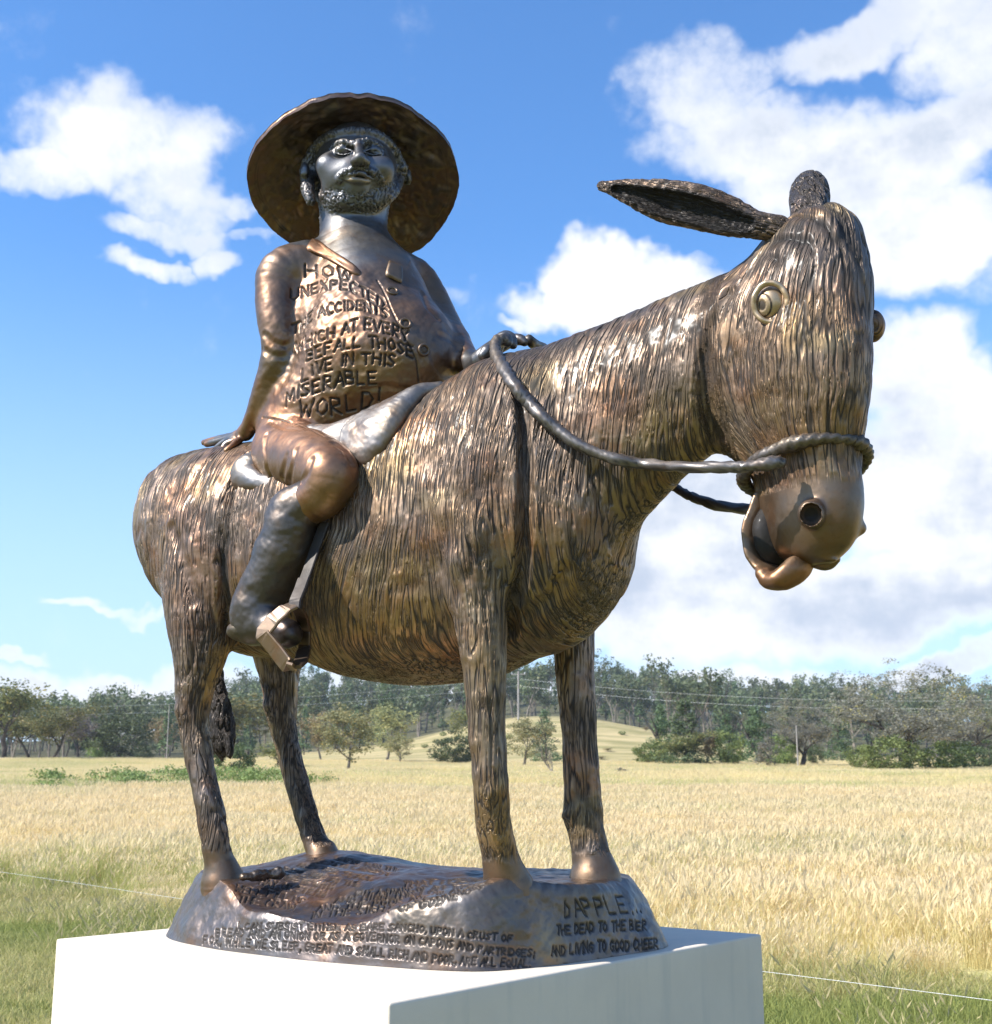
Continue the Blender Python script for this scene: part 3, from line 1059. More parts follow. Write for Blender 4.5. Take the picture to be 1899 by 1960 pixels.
# hand cut capitals: strokes on a unit cell, y up
GL = {
    'A': [[(0, 0), (.45, 1), (.9, 0)], [(.18, .38), (.72, .38)]], 'B': [[(0, 0), (0, 1), (.6, .92), (.62, .62), (0, .52), (.7, .42), (.72, .1), (0, 0)]],
    'C': [[(.75, .85), (.4, 1), (.08, .72), (.05, .3), (.35, 0), (.75, .12)]], 'D': [[(0, 0), (0, 1), (.5, .9), (.78, .5), (.5, .08), (0, 0)]],
    'E': [[(.7, 1), (0, 1), (0, 0), (.7, 0)], [(0, .52), (.55, .52)]], 'F': [[(.7, 1), (0, 1), (0, 0)], [(0, .52), (.5, .52)]],
    'G': [[(.75, .86), (.4, 1), (.06, .7), (.06, .3), (.38, 0), (.75, .15), (.76, .45), (.45, .45)]], 'H': [[(0, 0), (0, 1)], [(.75, 0), (.75, 1)], [(0, .5), (.75, .5)]],
    'I': [[(.15, 0), (.15, 1)]], 'J': [[(.6, 1), (.6, .2), (.3, 0), (0, .2)]], 'K': [[(0, 0), (0, 1)], [(.7, 1), (0, .45), (.75, 0)]], 'L': [[(0, 1), (0, 0), (.65, 0)]],
    'M': [[(0, 0), (.08, 1), (.45, .35), (.82, 1), (.9, 0)]], 'N': [[(0, 0), (0, 1), (.75, 0), (.75, 1)]],
    'O': [[(.38, 1), (.06, .72), (.06, .28), (.38, 0), (.72, .28), (.72, .72), (.38, 1)]], 'P': [[(0, 0), (0, 1), (.62, .9), (.62, .56), (0, .46)]],
    'Q': [[(.38, 1), (.06, .72), (.06, .28), (.38, 0), (.72, .28), (.72, .72), (.38, 1)], [(.45, .3), (.8, -.08)]],
    'R': [[(0, 0), (0, 1), (.6, .9), (.6, .58), (0, .48), (.72, 0)]], 'S': [[(.7, .88), (.35, 1), (.05, .78), (.35, .52), (.68, .28), (.35, 0), (0, .12)]],
    'T': [[(0, 1), (.8, 1)], [(.4, 1), (.4, 0)]], 'U': [[(0, 1), (.03, .25), (.35, 0), (.7, .25), (.72, 1)]], 'V': [[(0, 1), (.4, 0), (.8, 1)]],
    'W': [[(0, 1), (.22, 0), (.48, .65), (.74, 0), (.98, 1)]], 'X': [[(0, 0), (.75, 1)], [(0, 1), (.75, 0)]], 'Y': [[(0, 1), (.38, .5), (.76, 1)], [(.38, .5), (.38, 0)]],
    ',': [[(.15, .12), (.05, -.2)]], '.': [[(.12, .0), (.16, .08)]], ';': [[(.15, .12), (.05, -.2)], [(.14, .5), (.16, .58)]], '!': [[(.15, 1), (.15, .3)], [(.15, .08), (.16, 0)]],
    "'": [[(.15, 1), (.1, .75)]]}
WID = {'I': .42, 'M': 1.12, 'W': 1.18, ',': .35, '.': .35, ';': .35, '!': .4, ' ': .55, "'": .3}


def text_strokes(txt, base, h, slant=.0, seed=1):
    """lay a line of capitals on the baseline polyline `base` (view units); returns strokes of (x, y)"""
    rs = random.Random(seed)
    base = np.array(base, float); seg = np.linalg.norm(np.diff(base, axis=0), axis=1); L = np.concatenate([[0], np.cumsum(seg)])
    adv = [WID.get(c, .98) for c in txt]; tot = sum(adv); k = L[-1] / tot
    out = []; s = 0
    for c, a in zip(txt, adv):
        j = rs.uniform(.9, 1.1); dy = rs.uniform(-.07, .07); sl = slant + rs.uniform(-.08, .08)
        for st in GL.get(c, []):
            pts = []
            for i in range(len(st)):
                pts.append(st[i])
                if i + 1 < len(st):
                    n = max(1, int(math.hypot(st[i + 1][0] - st[i][0], st[i + 1][1] - st[i][1]) * 4))
                    for q in range(1, n): pts.append(along(st[i], st[i + 1], q / n))
            o = []
            for (u, v) in pts:
                d = s + (u * .92 + sl * v * h / k) * k
                d = min(max(d, 0), L[-1])
                bx = np.interp(d, L, base[:, 0]); by = np.interp(d, L, base[:, 1])
                o.append((bx, by - (v * j + dy) * h))
            out.append(o)
        s += a * k
    return out


CHEST = [
    ('HOW', [(584, 529), (630, 531), (684, 535)], 23, 0),
    ('UNEXPECTED', [(557, 574), (586, 565), (621, 554), (663, 555), (702, 569), (722, 583), (741, 592)], 19, 0),
    ('THE ACCIDENTS', [(560, 640), (575, 634), (600, 610), (628, 600), (663, 594), (698, 594), (722, 602), (748, 611)], 19, 0),
    ('WHICH AT EVERY', [(566, 676), (580, 668), (607, 655), (645, 643), (666, 637), (694, 630), (722, 634), (750, 641), (786, 656)], 20, 0),
    ('BEFALL THOSE', [(586, 692), (628, 677), (660, 668), (691, 663), (718, 664), (750, 670), (797, 688)], 20, 0),
    ('LIVE IN THIS', [(577, 729), (614, 713), (670, 697), (715, 696), (762, 703)], 21, 0),
    ('MISERABLE', [(548, 778), (572, 762), (614, 748), (663, 737), (728, 734)], 25, 0),
    ('WORLD!', [(572, 800), (614, 796), (663, 789), (698, 782), (732, 776)], 32, 0)]
segs = []
for i, (t, b, h, sl) in enumerate(CHEST):
    segs += project_strokes(text_strokes(t, b, h, sl, 10 + i), RBV)
lett = carve(RV, segs, .0048) * (.90 + .18 * vnoise(RV * 45, 41))
# seams of the shirt: opening below the collar, fly, waist
seams = [[(722, 535), (730, 548), (742, 575), (757, 610), (772, 640), (788, 668), (797, 690), (800, 712), (802, 738)],
         [(502, 799), (540, 803), (580, 815), (620, 836), (648, 843)]]
sg2 = project_strokes([[along(a, b, i / 4) for a, b in zip(s[:-1], s[1:]) for i in range(4)] for s in seams], RBV)
seam = carve(RV, sg2, .0034)
folds = [[(566, 862), (560, 885), (556, 908), (553, 930)], [(548, 872), (543, 895), (540, 915)], [(596, 880), (588, 905), (576, 925)], [(510, 830), (506, 860), (512, 895), (524, 925)],
         [(505, 640), (520, 655), (545, 660)], [(500, 668), (520, 680), (540, 682)],
         [(842, 640), (862, 650), (880, 668)], [(808, 560), (818, 590), (838, 610)], [(640, 848), (660, 862), (672, 885)], [(520, 806), (545, 818), (570, 822)], [(700, 745), (740, 738), (780, 745)]]
fold = carve(RV, project_strokes([fine(f, 4) for f in folds], RBV), .017, .0)

qh = (RV - HC) @ np.array([hR, hF, hU]).T          # head frame coordinates
def boxm(c, r, s=.02):
    return sstep(-np.linalg.norm((RV - c), axis=1), -r - s, -r + s)


headz = sstep(RV[:, 2], 2.70, 2.72) * sstep(-np.linalg.norm(RV - HC, axis=1), -.42, -.38)
# neckline: skin above a slanted plane
_c = hit(714, 536, RBV)[0]
nax = at(682, 480, 0)[0]
dv = (RV - nax)[:, :2]; dn = np.linalg.norm(dv, axis=1)
u0 = (_c - nax)[:2] / np.linalg.norm((_c - nax)[:2])
ca_ = np.maximum(0, dv @ u0 / np.maximum(dn, 1e-6))
_za = hit(608, 470, RBV)[0][2]
zl = _za - (_za - _c[2]) * ca_ ** 4
skin = np.maximum(sstep(RV[:, 2], 2.78, 2.80), sstep(RV[:, 2] - zl, -.004, .004) * sstep(-dn, -.30, -.26))
hands = np.maximum(boxm(at(430, 845, -.14)[0], .115), boxm(at(955, 668, 0)[0], .165, .01))
skin = np.maximum(skin, hands)
hairm = np.zeros(len(RV))
onhead = np.linalg.norm(RV - HC, axis=1) < .30
jaw = [(590, 322, -.01), (596, 350, 0), (613, 372, 0), (645, 384, .01), (684, 387, .01), (722, 383, .01), (747, 368, 0), (762, 345, 0), (770, 322, -.01)]
hair = [(590, 312, -.01), (602, 286, 0), (620, 266, 0), (645, 253, 0), (682, 249, 0), (716, 254, 0), (741, 270, 0), (758, 294, 0), (768, 318, -.01)]
side = [(580, 340, -.05), (582, 366, -.05), (590, 390, -.06)]
must = [(648, 343, .005), (659, 331, .015), (675, 324, .02), (690, 321, .02), (705, 325, .02), (719, 333, .015), (729, 346, .005)]
brow = [(635, 284, .01), (648, 274, .015), (672, 275, .015), (686, 275, .015), (700, 270, .015), (729, 281, .01)]
for L3, w in ((jaw, .060), (hair, .040), (side, .06), (must, .022), (brow, .016)):
    pts = [(face(*p) if L3 is side else on(*p)) for p in L3]
    m = carve(RV, list(zip(pts[:-1], pts[1:])), w / 1.2, .5)
    hairm = np.maximum(hairm, np.clip(m * 1.6, 0, 1) * onhead)
hairm = np.maximum(hairm, (qh[:, 1] < -.02) * onhead * sstep(-qh[:, 1], -.02, .03) * (qh[:, 2] > -.20))
lipm = carve(RV, [(on(662, 342, .015), on(690, 341, .02)), (on(690, 341, .02), on(710, 346, .015))], .012) * onhead
hairm = hairm * (1 - lipm)
hv = vnoise(np.stack([qh[:, 0] * 130, qh[:, 1] * 95, qh[:, 2] * 26], 1) + 1.2 * np.stack([vnoise(RV * 28, 1)] * 3, 1), 8)
hcut = (1 - sstep(np.abs(hv), 0, .30)) * hairm
bodyrough = (1 - skin)
rough = fbm(RV * 32, 5, 2) * .0011 + fbm(RV * 9, 6, 2) * .0032
chestm = sstep(-np.linalg.norm(RV - at(670, 690, -.2)[0], axis=1), -.5, -.2)
d = rough * bodyrough * (1 + 1.6 * chestm) + vnoise(RV * 60, 15) * .0011 * chestm * bodyrough + fbm(RV * 14, 9, 2) * .0012 * skin * (1 - hairm) + hairm * hv * .003 - hcut * .005 + hairm * .003 - lett * .0075 - seam * .005 - fold * .0065
# wrinkles of the trousers towards the knee and of the raised shoulder
RV2 = RV + RN * d[:, None]
T = np.tile(C_RED * np.array([.72, .78, .85]), (len(RV), 1))
x, y, z = RV.T


def blendr(T, m, c):
    m = np.clip(m, 0, 1)[:, None]
    return T * (1 - m) + np.asarray(c) * m


T = blendr(T, sstep(vnoise(RV * 5, 3), 0, .5) * .6, C_COAT * .8)
T = blendr(T, sstep(vnoise(RV * 7 + 3, 4), .1, .5) * .5, C_GREY)
legm = sstep(-z, -1.99, -1.97)
T = blendr(T, legm, C_RED)
T = blendr(T, sstep(-RN[:, 2], -.1, .6) * .6 * (1 - skin), C_OLIVE * .7)  # reflected olive gold painted on faces that look down
T = blendr(T, skin, C_SLATE)
T = blendr(T, sstep(-np.linalg.norm(RV - on(685, 344, .015), axis=1), -.06, -.03) * lipm, C_GOLD * .8)
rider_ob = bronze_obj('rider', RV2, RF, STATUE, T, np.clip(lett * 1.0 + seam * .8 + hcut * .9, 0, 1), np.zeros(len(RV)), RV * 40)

# ---- hat: wide brim tipped back like a halo, low crown behind
tilt = R(29)
hn = -(-back * math.sin(tilt) + np.array([0, 0, math.cos(tilt)]))    # underside normal, towards the viewer
hatU = -hn
hc0 = at_t(677, 334, TF + .15)
hx = np.cross(np.array([0, 0, 1.]), hatU); hx /= np.linalg.norm(hx); hy = np.cross(hatU, hx)


def hat_mesh():
    nu, nv = 260, 90
    V = []; C = []
    s_ = (TF + .1) / FP
    for side in (0, 1):
        for j in range(nv):
            rr = j / (nv - 1)
            for i in range(nu):
                a = 2 * math.pi * i / nu
                V.append((rr, a, side))
    P = np.array(V); rr, a, sd = P.T
    ca, sa = np.cos(a), np.sin(a)
    Rx = .444 * (1 + .010 * np.sin(3 * a + 1)); Ry = .398 * (1 + .015 * np.sin(2 * a + .4))
    u = ca * Rx * rr; v = sa * Ry * rr
    # crown: the middle rises behind
    crown = .17 * (1 - sstep(rr, .30, .50))
    droop = -.045 * sstep(rr, .5, 1.0) * (1 + .5 * np.sin(a * 2 + 1)) - .05 * sstep(-v, .12, .42)
    rim = .010 * sstep(rr, .94, 1.0)
    h = crown + droop
    th = .014 + rim * .3
    n = fbm(np.stack([u * 22, v * 22, 0 * u], 1), 12, 4) * .013 + vnoise(np.stack([u * 40, v * 40, 0 * u + 3], 1), 4) * .005 * sstep(-u, -.2, .15)
    rag = sstep(rr, .93, 1) * (vnoise(np.stack([ca * 5, sa * 5, 0 * a], 1), 6) * .005 + vnoise(np.stack([ca * 15, sa * 15, 0 * a], 1), 7) * .0012)
    V = hc0 + (u + ca * rag)[:, None] * hx + (v + sa * rag)[:, None] * hy + (h + n + np.where(sd > 0, th, -th))[:, None] * hatU
    F = []
    i = np.arange(nu); i2 = (i + 1) % nu
    for s in (0, 1):
        b = s * nu * nv
        for j in range(nv - 1):
            q = np.stack([b + j * nu + i, b + j * nu + i2, b + (j + 1) * nu + i2, b + (j + 1) * nu + i], 1)
            F.append(q if s else q[:, ::-1])
    j = nv - 1
    F.append(np.stack([j * nu + i, j * nu + i2, nu * nv + j * nu + i2, nu * nv + j * nu + i], 1))
    T = np.tile(np.array([.15, .102, .075]), (len(V), 1))
    T = blend(T, sstep(vnoise(np.stack([u * 6, v * 6, sd], 1), 3), -.1, .5) * .6, C_GREY * .8)
    T = blend(T, sstep(-v, .05, .3) * sstep(vnoise(np.stack([u * 5, v * 5, sd + 9], 1), 13), -.3, .4) * .8, C_OLIVE * .9)
    cav = np.clip(.55 * (1 - sstep(np.abs(vnoise(np.stack([ca * 4, sa * 4, rr * 90], 1), 6)), 0, .5)) * sstep(rr, .86, .90) * (1 - sstep(rr, .92, .95)) + sstep(-n, .003, .007) * .5, 0, 1)
    return V, np.concatenate(F), T, cav


hV, hFc, hT, hcav = hat_mesh()
bronze_obj('hat', hV, hFc, rider_ob, hT, hcav)


# ---- collar leaves, buttons
def slab_on(name, poly, bvh, th, parent, tint, off=.0, n=14):
    """a thin leaf with thickness laid over the surface inside the outline `poly` (view units)"""
    poly = np.array(poly, float)
    # fan of a rounded outline about its middle
    P = catmull(np.vstack([poly, poly[:1]]), 4)[:-1]
    c = P.mean(0); m = len(P); V = []
    rings = [0, .35, .7, .92, 1.0]
    hts = [th, th, th, th * .85, 0]
    for rr, hh in zip(rings, hts):
        for p in (P if rr else P[:1]):
            q = c + (p - c) * rr
            s, nn = hit(q[0], q[1], bvh)
            if s is None: s, nn = V[-1][0], V[-1][1]
            V.append((s, nn, hh))
    VV = np.array([s + nn * (hh + off) for s, nn, hh in V])
    F = []
    for i in range(m):
        F.append((0, 1 + i, 1 + (i + 1) % m, 0))
    tri = np.array([(0, 1 + (i + 1) % m, 1 + i, 1 + i) for i in range(m)])
    Fq = []
    for r_ in range(len(rings) - 2):
        for i in range(m):
            a = 1 + r_ * m + i; b = 1 + r_ * m + (i + 1) % m
            Fq.append((a, b, b + m, a + m))
    me = bpy.data.meshes.new(name)
    me.from_pydata(VV.tolist(), [], [(0, 1 + (i + 1) % m, 1 + i) for i in range(m)] + [f for f in Fq])
    for p in me.polygons: p.use_smooth = True
    n_ = len(VV)
    attr(me, 'tint', np.concatenate([np.tile(tint, (n_, 1)), np.ones((n_, 1))], 1), 'FLOAT_COLOR')
    attr(me, 'cav', np.zeros(n_)); attr(me, 'fur', np.zeros(n_)); attr(me, 'flow', VV * 30, 'FLOAT_VECTOR')
    return link(name, me, BRONZE, parent)


slab_on('collar', [(594, 458), (612, 462), (640, 482), (668, 500), (688, 516), (692, 526), (680, 528), (655, 514), (620, 494), (588, 478)], RBV, .012, rider_ob, C_RED * .6)
slab_on('collar', [(744, 500), (756, 505), (768, 512), (770, 528), (768, 541), (752, 534), (738, 526)], RBV, .012, rider_ob, C_COAT * .7)
for bx_, by_ in ((751, 558), (776, 620), (811, 670)):
    s, nn = hit(bx_, by_, RBV)
    if s is None: continue
    t1 = np.cross(nn, (0, 0, 1.)); t1 /= np.linalg.norm(t1)
    Vb, Fb = torus(s + nn * .004, nn, (0, 0, 1), .019, .019, .006, 26, 8)
    b = bronze_obj('button', Vb, Fb, rider_ob, C_COAT * .6)
    Vb, Fb = ball(s + nn * .001, (.018, .018, .005), np.array([t1, np.cross(nn, t1), nn]), 20, 10)
    r_ = np.linalg.norm((Vb - s) - ((Vb - s) @ nn)[:, None] * nn, axis=1)
    bronze_obj('button_face', Vb, Fb, b, C_COAT * .55, (1 - sstep(np.abs(r_ - .008), .001, .004)) * .8)

# ------------------------------------------------------------------ boots
def boot_tint(V, N):
    T = np.tile(C_BOOT, (len(V), 1))
    T = blendr(T, sstep(vnoise(V * 9, 3), .1, .6) * .35, C_COAT * .5)
    return blendr(T, sstep(-np.linalg.norm(V - at(552, 1214, -.505)[0], axis=1), -.085, -.07), np.array([.07, .06, .06]))


boot = [limb([(590, 962, -.47, 44), (562, 985, -.475, 52), (553, 1020, -.48, 51), (540, 1055, -.48, 53), (522, 1095, -.48, 50), (503, 1135, -.48, 49), (490, 1168, -.485, 46)], k=.02, n=4),
        limb([(487, 1168, -.485, 46), (484, 1192, -.485, 42), (492, 1198, -.485, 36)], k=.03),
        limb([(492, 1192, -.485, 36), (515, 1198, -.495, 31), (535, 1206, -.50, 29), (550, 1213, -.505, 29)], k=.03)]
bo = sdf_part('boot', boot, .0042, rider_ob, boot_tint, .006, 16)
sole = [limb([(478, 1216, -.50, 30, .9), (500, 1222, -.53, 26), (525, 1228, -.57, 24), (545, 1231, -.61, 24)], w=(0, 0, 1), k=.02)]
sole = [Ell(at(475, 1208, -.485)[0], (.076, .076, .040), k=.02), limb([(480, 1212, -.485, 18), (510, 1222, -.50, 13)], k=.03)]
sdf_part('boot_heel', sole, .004, bo, np.array([.12, .10, .07]), .003, 30, darken=.25)
lboot = [limb([(760, 950, .50, 45), (700, 1080, .52, 44), (670, 1160, .54, 40), (700, 1190, .60, 30)], k=.02)]
sdf_part('boot', lboot, .007, rider_ob, C_BOOT, .004, 16)


# ------------------------------------------------------------------ tack and saddle
def tube(name, pts, parent, tint, nv=14, twist=0.0, rough=.0, k=6, cav=0.0, flat=None, kind=None):
    """tube through (x, y, z, r) points; twist lays carved plies round it"""
    P = catmull(np.array(pts, float), k)
    n = len(P); Tn = np.gradient(P[:, :3], axis=0); Tn /= np.linalg.norm(Tn, axis=1, keepdims=True)
    s = np.concatenate([[0], np.cumsum(np.linalg.norm(np.diff(P[:, :3], axis=0), axis=1))])
    up = np.array([0, 0, 1.]) if abs(Tn[0][2]) < .9 else np.array([0, 1., 0])
    V = []; CV = []
    a = np.linspace(0, 2 * math.pi, nv, endpoint=False)
    u = np.cross(Tn[0], up); u /= np.linalg.norm(u)
    for i in range(n):
        u = u - (u @ Tn[i]) * Tn[i]; u /= np.linalg.norm(u); w = np.cross(Tn[i], u)
        rr = np.full(nv, P[i, 3])
        pl = np.abs(np.sin(1.5 * (a + s[i] * twist))) if twist else np.ones(nv)
        rr = rr * (1 + (.34 * (pl - .7) if twist else 0)) * (1 + (.09 * math.sin(s[i] * 31 + 2 * math.sin(s[i] * 13)) if twist else 0))
        V.append(P[i, :3] + (rr * np.cos(a))[:, None] * u + (rr * np.sin(a))[:, None] * w); CV.append((1 - sstep(pl, .0, .45)) * .8 if twist else np.zeros(nv))
    V = np.concatenate(V); CV = np.concatenate(CV)
    i = np.repeat(np.arange(n - 1), nv); j = np.tile(np.arange(nv), n - 1); j2 = (j + 1) % nv
    F = np.stack([i * nv + j, i * nv + j2, (i + 1) * nv + j2, (i + 1) * nv + j], 1)
    c0, c1 = V[:nv].mean(0), V[-nv:].mean(0)
    m = len(V); V = np.vstack([V, c0, c1])
    e = np.arange(nv); e2 = (e + 1) % nv
    F = np.vstack([F, np.stack([np.full(nv, m), e2, e, e], 1)[:, [0, 1, 2, 2]], np.stack([np.full(nv, m + 1), (n - 1) * nv + e, (n - 1) * nv + e2, (n - 1) * nv + e2], 1)])
    CV = np.concatenate([CV, [0, 0]])
    me = bpy.data.meshes.new(name)
    fl = [tuple(dict.fromkeys(f)) for f in F.tolist()]
    if rough: V = V + fbm(V * 60, 5, 2)[:, None] * rough * np.array([1, 1, 1])
    me.from_pydata(V.tolist(), [], fl)
    me.polygons.foreach_set('use_smooth', np.ones(len(me.polygons), dtype=bool))
    T = np.tile(tint, (len(V), 1))
    attr(me, 'tint', np.concatenate([T, np.ones((len(V), 1))], 1), 'FLOAT_COLOR')
    attr(me, 'cav', CV); attr(me, 'fur', np.zeros(len(V))); attr(me, 'flow', V * 50, 'FLOAT_VECTOR')
    return link(name, me, BRONZE, parent)


def pix_path(rows):
    out = []
    for r in rows:
        p, s = at(*r[:3]); out.append(tuple(p) + (r[3] * s,))
    return out


C_ROPE = np.array([.14, .125, .115])
bridle = bpy.data.objects.new('bridle', None); COL.objects.link(bridle); bridle.parent = STATUE
def lay(rows, lift=1.0):
    """rope laid on the carved body: (px, py, r_px, slack) with slack metres off the skin"""
    out = []
    for px, py, r, sl in rows:
        s, n = hit(px, py)
        sc = at(px, py, -.2)[1]
        if s is None: s, n = at(px, py, -.1)[0], np.array([0, 0, 0])
        dv = local_dir(ray(px, py)); dv /= np.linalg.norm(dv)
        out.append(tuple(s - dv * (r * sc * lift + sl)) + (r * sc,))
    return out


near = lay([(985, 738, 13, .01), (1010, 768, 12, .01), (1035, 795, 11.5, .015), (1066, 822, 12, .02), (1100, 846, 12, .03), (1140, 866, 11.5, .04), (1180, 879, 11.5, .05), (1240, 889, 11, .05)])
tube('rein', pix_path([(972, 650, -.07, 10), (953, 652, -.10, 11), (948, 668, -.14, 11.5), (956, 692, -.20, 12), (970, 715, -.26, 12.5)]) + near +
     pix_path([(1320, 894, -.27, 11), (1400, 894, -.26, 11), (1440, 892, -.25, 12), (1480, 886, -.23, 13), (1500, 884, -.2, 10)]),
     bridle, C_ROPE * 1.25, 16, 70, .003)
tube('rein', pix_path([(1010, 650, .05, 10), (1060, 690, .33, 11), (1150, 840, .34, 10), (1230, 900, .33, 9), (1292, 934, .30, 9), (1330, 953, .27, 9.5), (1380, 968, .22, 10), (1440, 975, .15, 10), (1500, 960, .16, 9)]), bridle, C_ROPE * .7, 14, 70, .002)
# noseband: a heavy loop of rope round the muzzle
nb = []
c9, s9 = at(1545, 905, 0)
for i in range(25):
    a = 2 * math.pi * i / 24
    p = c9 + hf * (.208 * math.cos(a) - .012) + hl * (.172 * math.sin(a)) + np.array([0, 0, .020 + .040 * math.cos(a) - .012 * math.sin(a)])
    nb.append(tuple(p) + (.0215 + .002 * math.sin(5 * a),))
tube('noseband', nb, bridle, C_ROPE * 1.0, 16, 65, .003)
# tail: hangs behind between the hind legs, tufted
sdf_part('tail', [limb([(395, 1160, .02, 20), (402, 1220, .02, 18), (408, 1280, .02, 18), (413, 1320, .0, 20), (420, 1360, .0, 24), (425, 1400, .0, 26), (426, 1425, .0, 23)], k=.02),
                  limb([(436, 1410, -.02, 10), (441, 1440, -.02, 7), (440, 1452, -.02, 3)], k=.015), limb([(424, 1420, .0, 9), (424, 1440, .0, 6), (425, 1455, 0, 3)], k=.015),
                  limb([(412, 1410, .02, 10), (408, 1435, .02, 7), (406, 1448, .02, 3)], k=.015)], .0045, donkey_ob, C_GREY * .6, .005, 30, .007, (0, 0, 1), 1.0)
# lower lip, open mouth, tongue
sdf_part('lower_jaw', [limb([(1462, 948, -.0, 11, 2.2), (1456, 978, -.0, 12, 2.6), (1450, 1012, -.0, 12, 3.2), (1452, 1050, -.0, 12, 3.2), (1464, 1080, -.0, 13, 2.8), (1482, 1098, -.01, 15, 2.2)], w=hl, k=.02, n=9),
                       limb([(1466, 1100, -.05, 15, 1.4), (1478, 1112, -.05, 18, 1.4), (1500, 1108, -.05, 21, 1.6), (1522, 1092, -.04, 20, 1.8), (1538, 1072, -.02, 17, 1.8)], w=hl, k=.02, n=8)],
         .0036, donkey_ob, lambda V, N: blend(np.tile(C_COAT * .8, (len(V), 1)), sstep(-V[:, 2], -1.22, -1.17) * .8, C_RED * .9), .003, 20, it=9)
sdf_part('mouth', [Ell(at(1488, 1030, .0)[0] - hf * .012 + np.array([0, 0, .012]), (.048, .080, .10), M=np.array([hf, hl, [0, 0, 1.]]), k=.02)], .006, donkey_ob, np.array([.03, .022, .016]), .003, 20, darken=1.0)  # near-black body, painted as the shade inside the open mouth
sdf_part('lip', [limb([(1548, 1072, .02, 12, 1.6), (1578, 1080, .02, 12, 1.6), (1598, 1070, .02, 9, 1.4)], w=hl, k=.02, n=6)], .004, donkey_ob, C_COAT * .7, .002, 20)
# far belly hint: the far stirrup below the chest
fst = bpy.data.objects.new('stirrup', None)
tube('stirrup_strap', pix_path([(770, 1100, .47, 14), (860, 1180, .50, 12), (940, 1235, .50, 10)]), bridle, C_BOOT, 10)
sdf_part('boot', [limb([(930, 1240, .50, 16), (962, 1246, .50, 18), (985, 1249, .48, 11)], k=.02)], .006, rider_ob, C_BOOT * .7)


def saddle():
    pr = [
        # front flap: thick sheet that hangs from the pommel
        Loft([(0, 0, 0, .02, .02, 2)] * 1 + [(.001, 0, 0, .02, .02, 2)], k=.02) if False else limb([(842, 742, -.22, 12, 1), (800, 756, -.27, 17, 1), (768, 784, -.32, 22, .8), (742, 812, -.36, 30, .55), (718, 842, -.38, 34, .45), (700, 862, -.385, 33, .42), (688, 872, -.39, 26, .45)], k=.02, n=4),
        limb([(790, 770, -.20, 30, .6), (720, 815, -.31, 40, .5), (650, 850, -.34, 45, .5), (600, 860, -.33, 50, .5)], k=.08),
        # seat under the rider and cantle lobe behind
        limb([(470, 880, -.16, 26), (560, 870, -.18, 45), (650, 860, -.16, 50), (740, 800, -.08, 40)], k=.04),
        limb([(492, 882, -.29, 24, .7), (472, 898, -.33, 30, .6), (468, 912, -.345, 30, .6), (500, 926, -.36, 20, .6), (540, 930, -.37, 18, .6)], k=.03),
    ]
    return pr


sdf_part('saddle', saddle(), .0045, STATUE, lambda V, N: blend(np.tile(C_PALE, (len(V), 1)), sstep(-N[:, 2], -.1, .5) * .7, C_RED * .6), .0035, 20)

# ---- stirrup on the near side: strap, hanger, flat tread box
stir = bpy.data.objects.new('stirrup', None); COL.objects.link(stir); stir.parent = STATUE


def bar(name, pts, w, t, parent, tint, wdir, cv=0.0):
    """flat bar through pts: w wide along wdir, t thick, bevelled"""
    Q = np.array(pts, float); P = [Q[0]]
    for i_ in range(1, len(Q) - 1): P += [Q[i_] * .82 + Q[i_ - 1] * .18, Q[i_] * .975 + Q[i_ - 1] * .0125 + Q[i_ + 1] * .0125, Q[i_] * .82 + Q[i_ + 1] * .18]
    P = np.array(P + [Q[-1]]); n = len(P)
    Tn = np.gradient(P, axis=0); Tn /= np.linalg.norm(Tn, axis=1, keepdims=True)
    prof = [(-1, -.6), (-.85, -1), (.85, -1), (1, -.6), (1, .6), (.85, 1), (-.85, 1), (-1, .6)]
    V = []
    for i in range(n):
        a = np.array(wdir, float); a = a - (a @ Tn[i]) * Tn[i]; a /= np.linalg.norm(a); b = np.cross(Tn[i], a)
        for (u, v) in prof: V.append(P[i] + a * u * w / 2 + b * v * t / 2)
    F = []
    for i in range(n - 1):
        for j in range(8): F.append((i * 8 + j, i * 8 + (j + 1) % 8, (i + 1) * 8 + (j + 1) % 8, (i + 1) * 8 + j))
    F.append(tuple(range(7, -1, -1))); F.append(tuple((n - 1) * 8 + j for j in range(8)))
    me = bpy.data.meshes.new(name); me.from_pydata([tuple(v) for v in V], [], F)
    for p_ in me.polygons: p_.use_smooth = False
    V = np.array(V)
    attr(me, 'tint', np.concatenate([np.tile(tint, (len(V), 1)), np.ones((len(V), 1))], 1), 'FLOAT_COLOR')
    attr(me, 'cav', np.full(len(V), cv)); attr(me, 'fur', np.zeros(len(V))); attr(me, 'flow', V * 50, 'FLOAT_VECTOR')
    return link(name, me, BRONZE, parent)


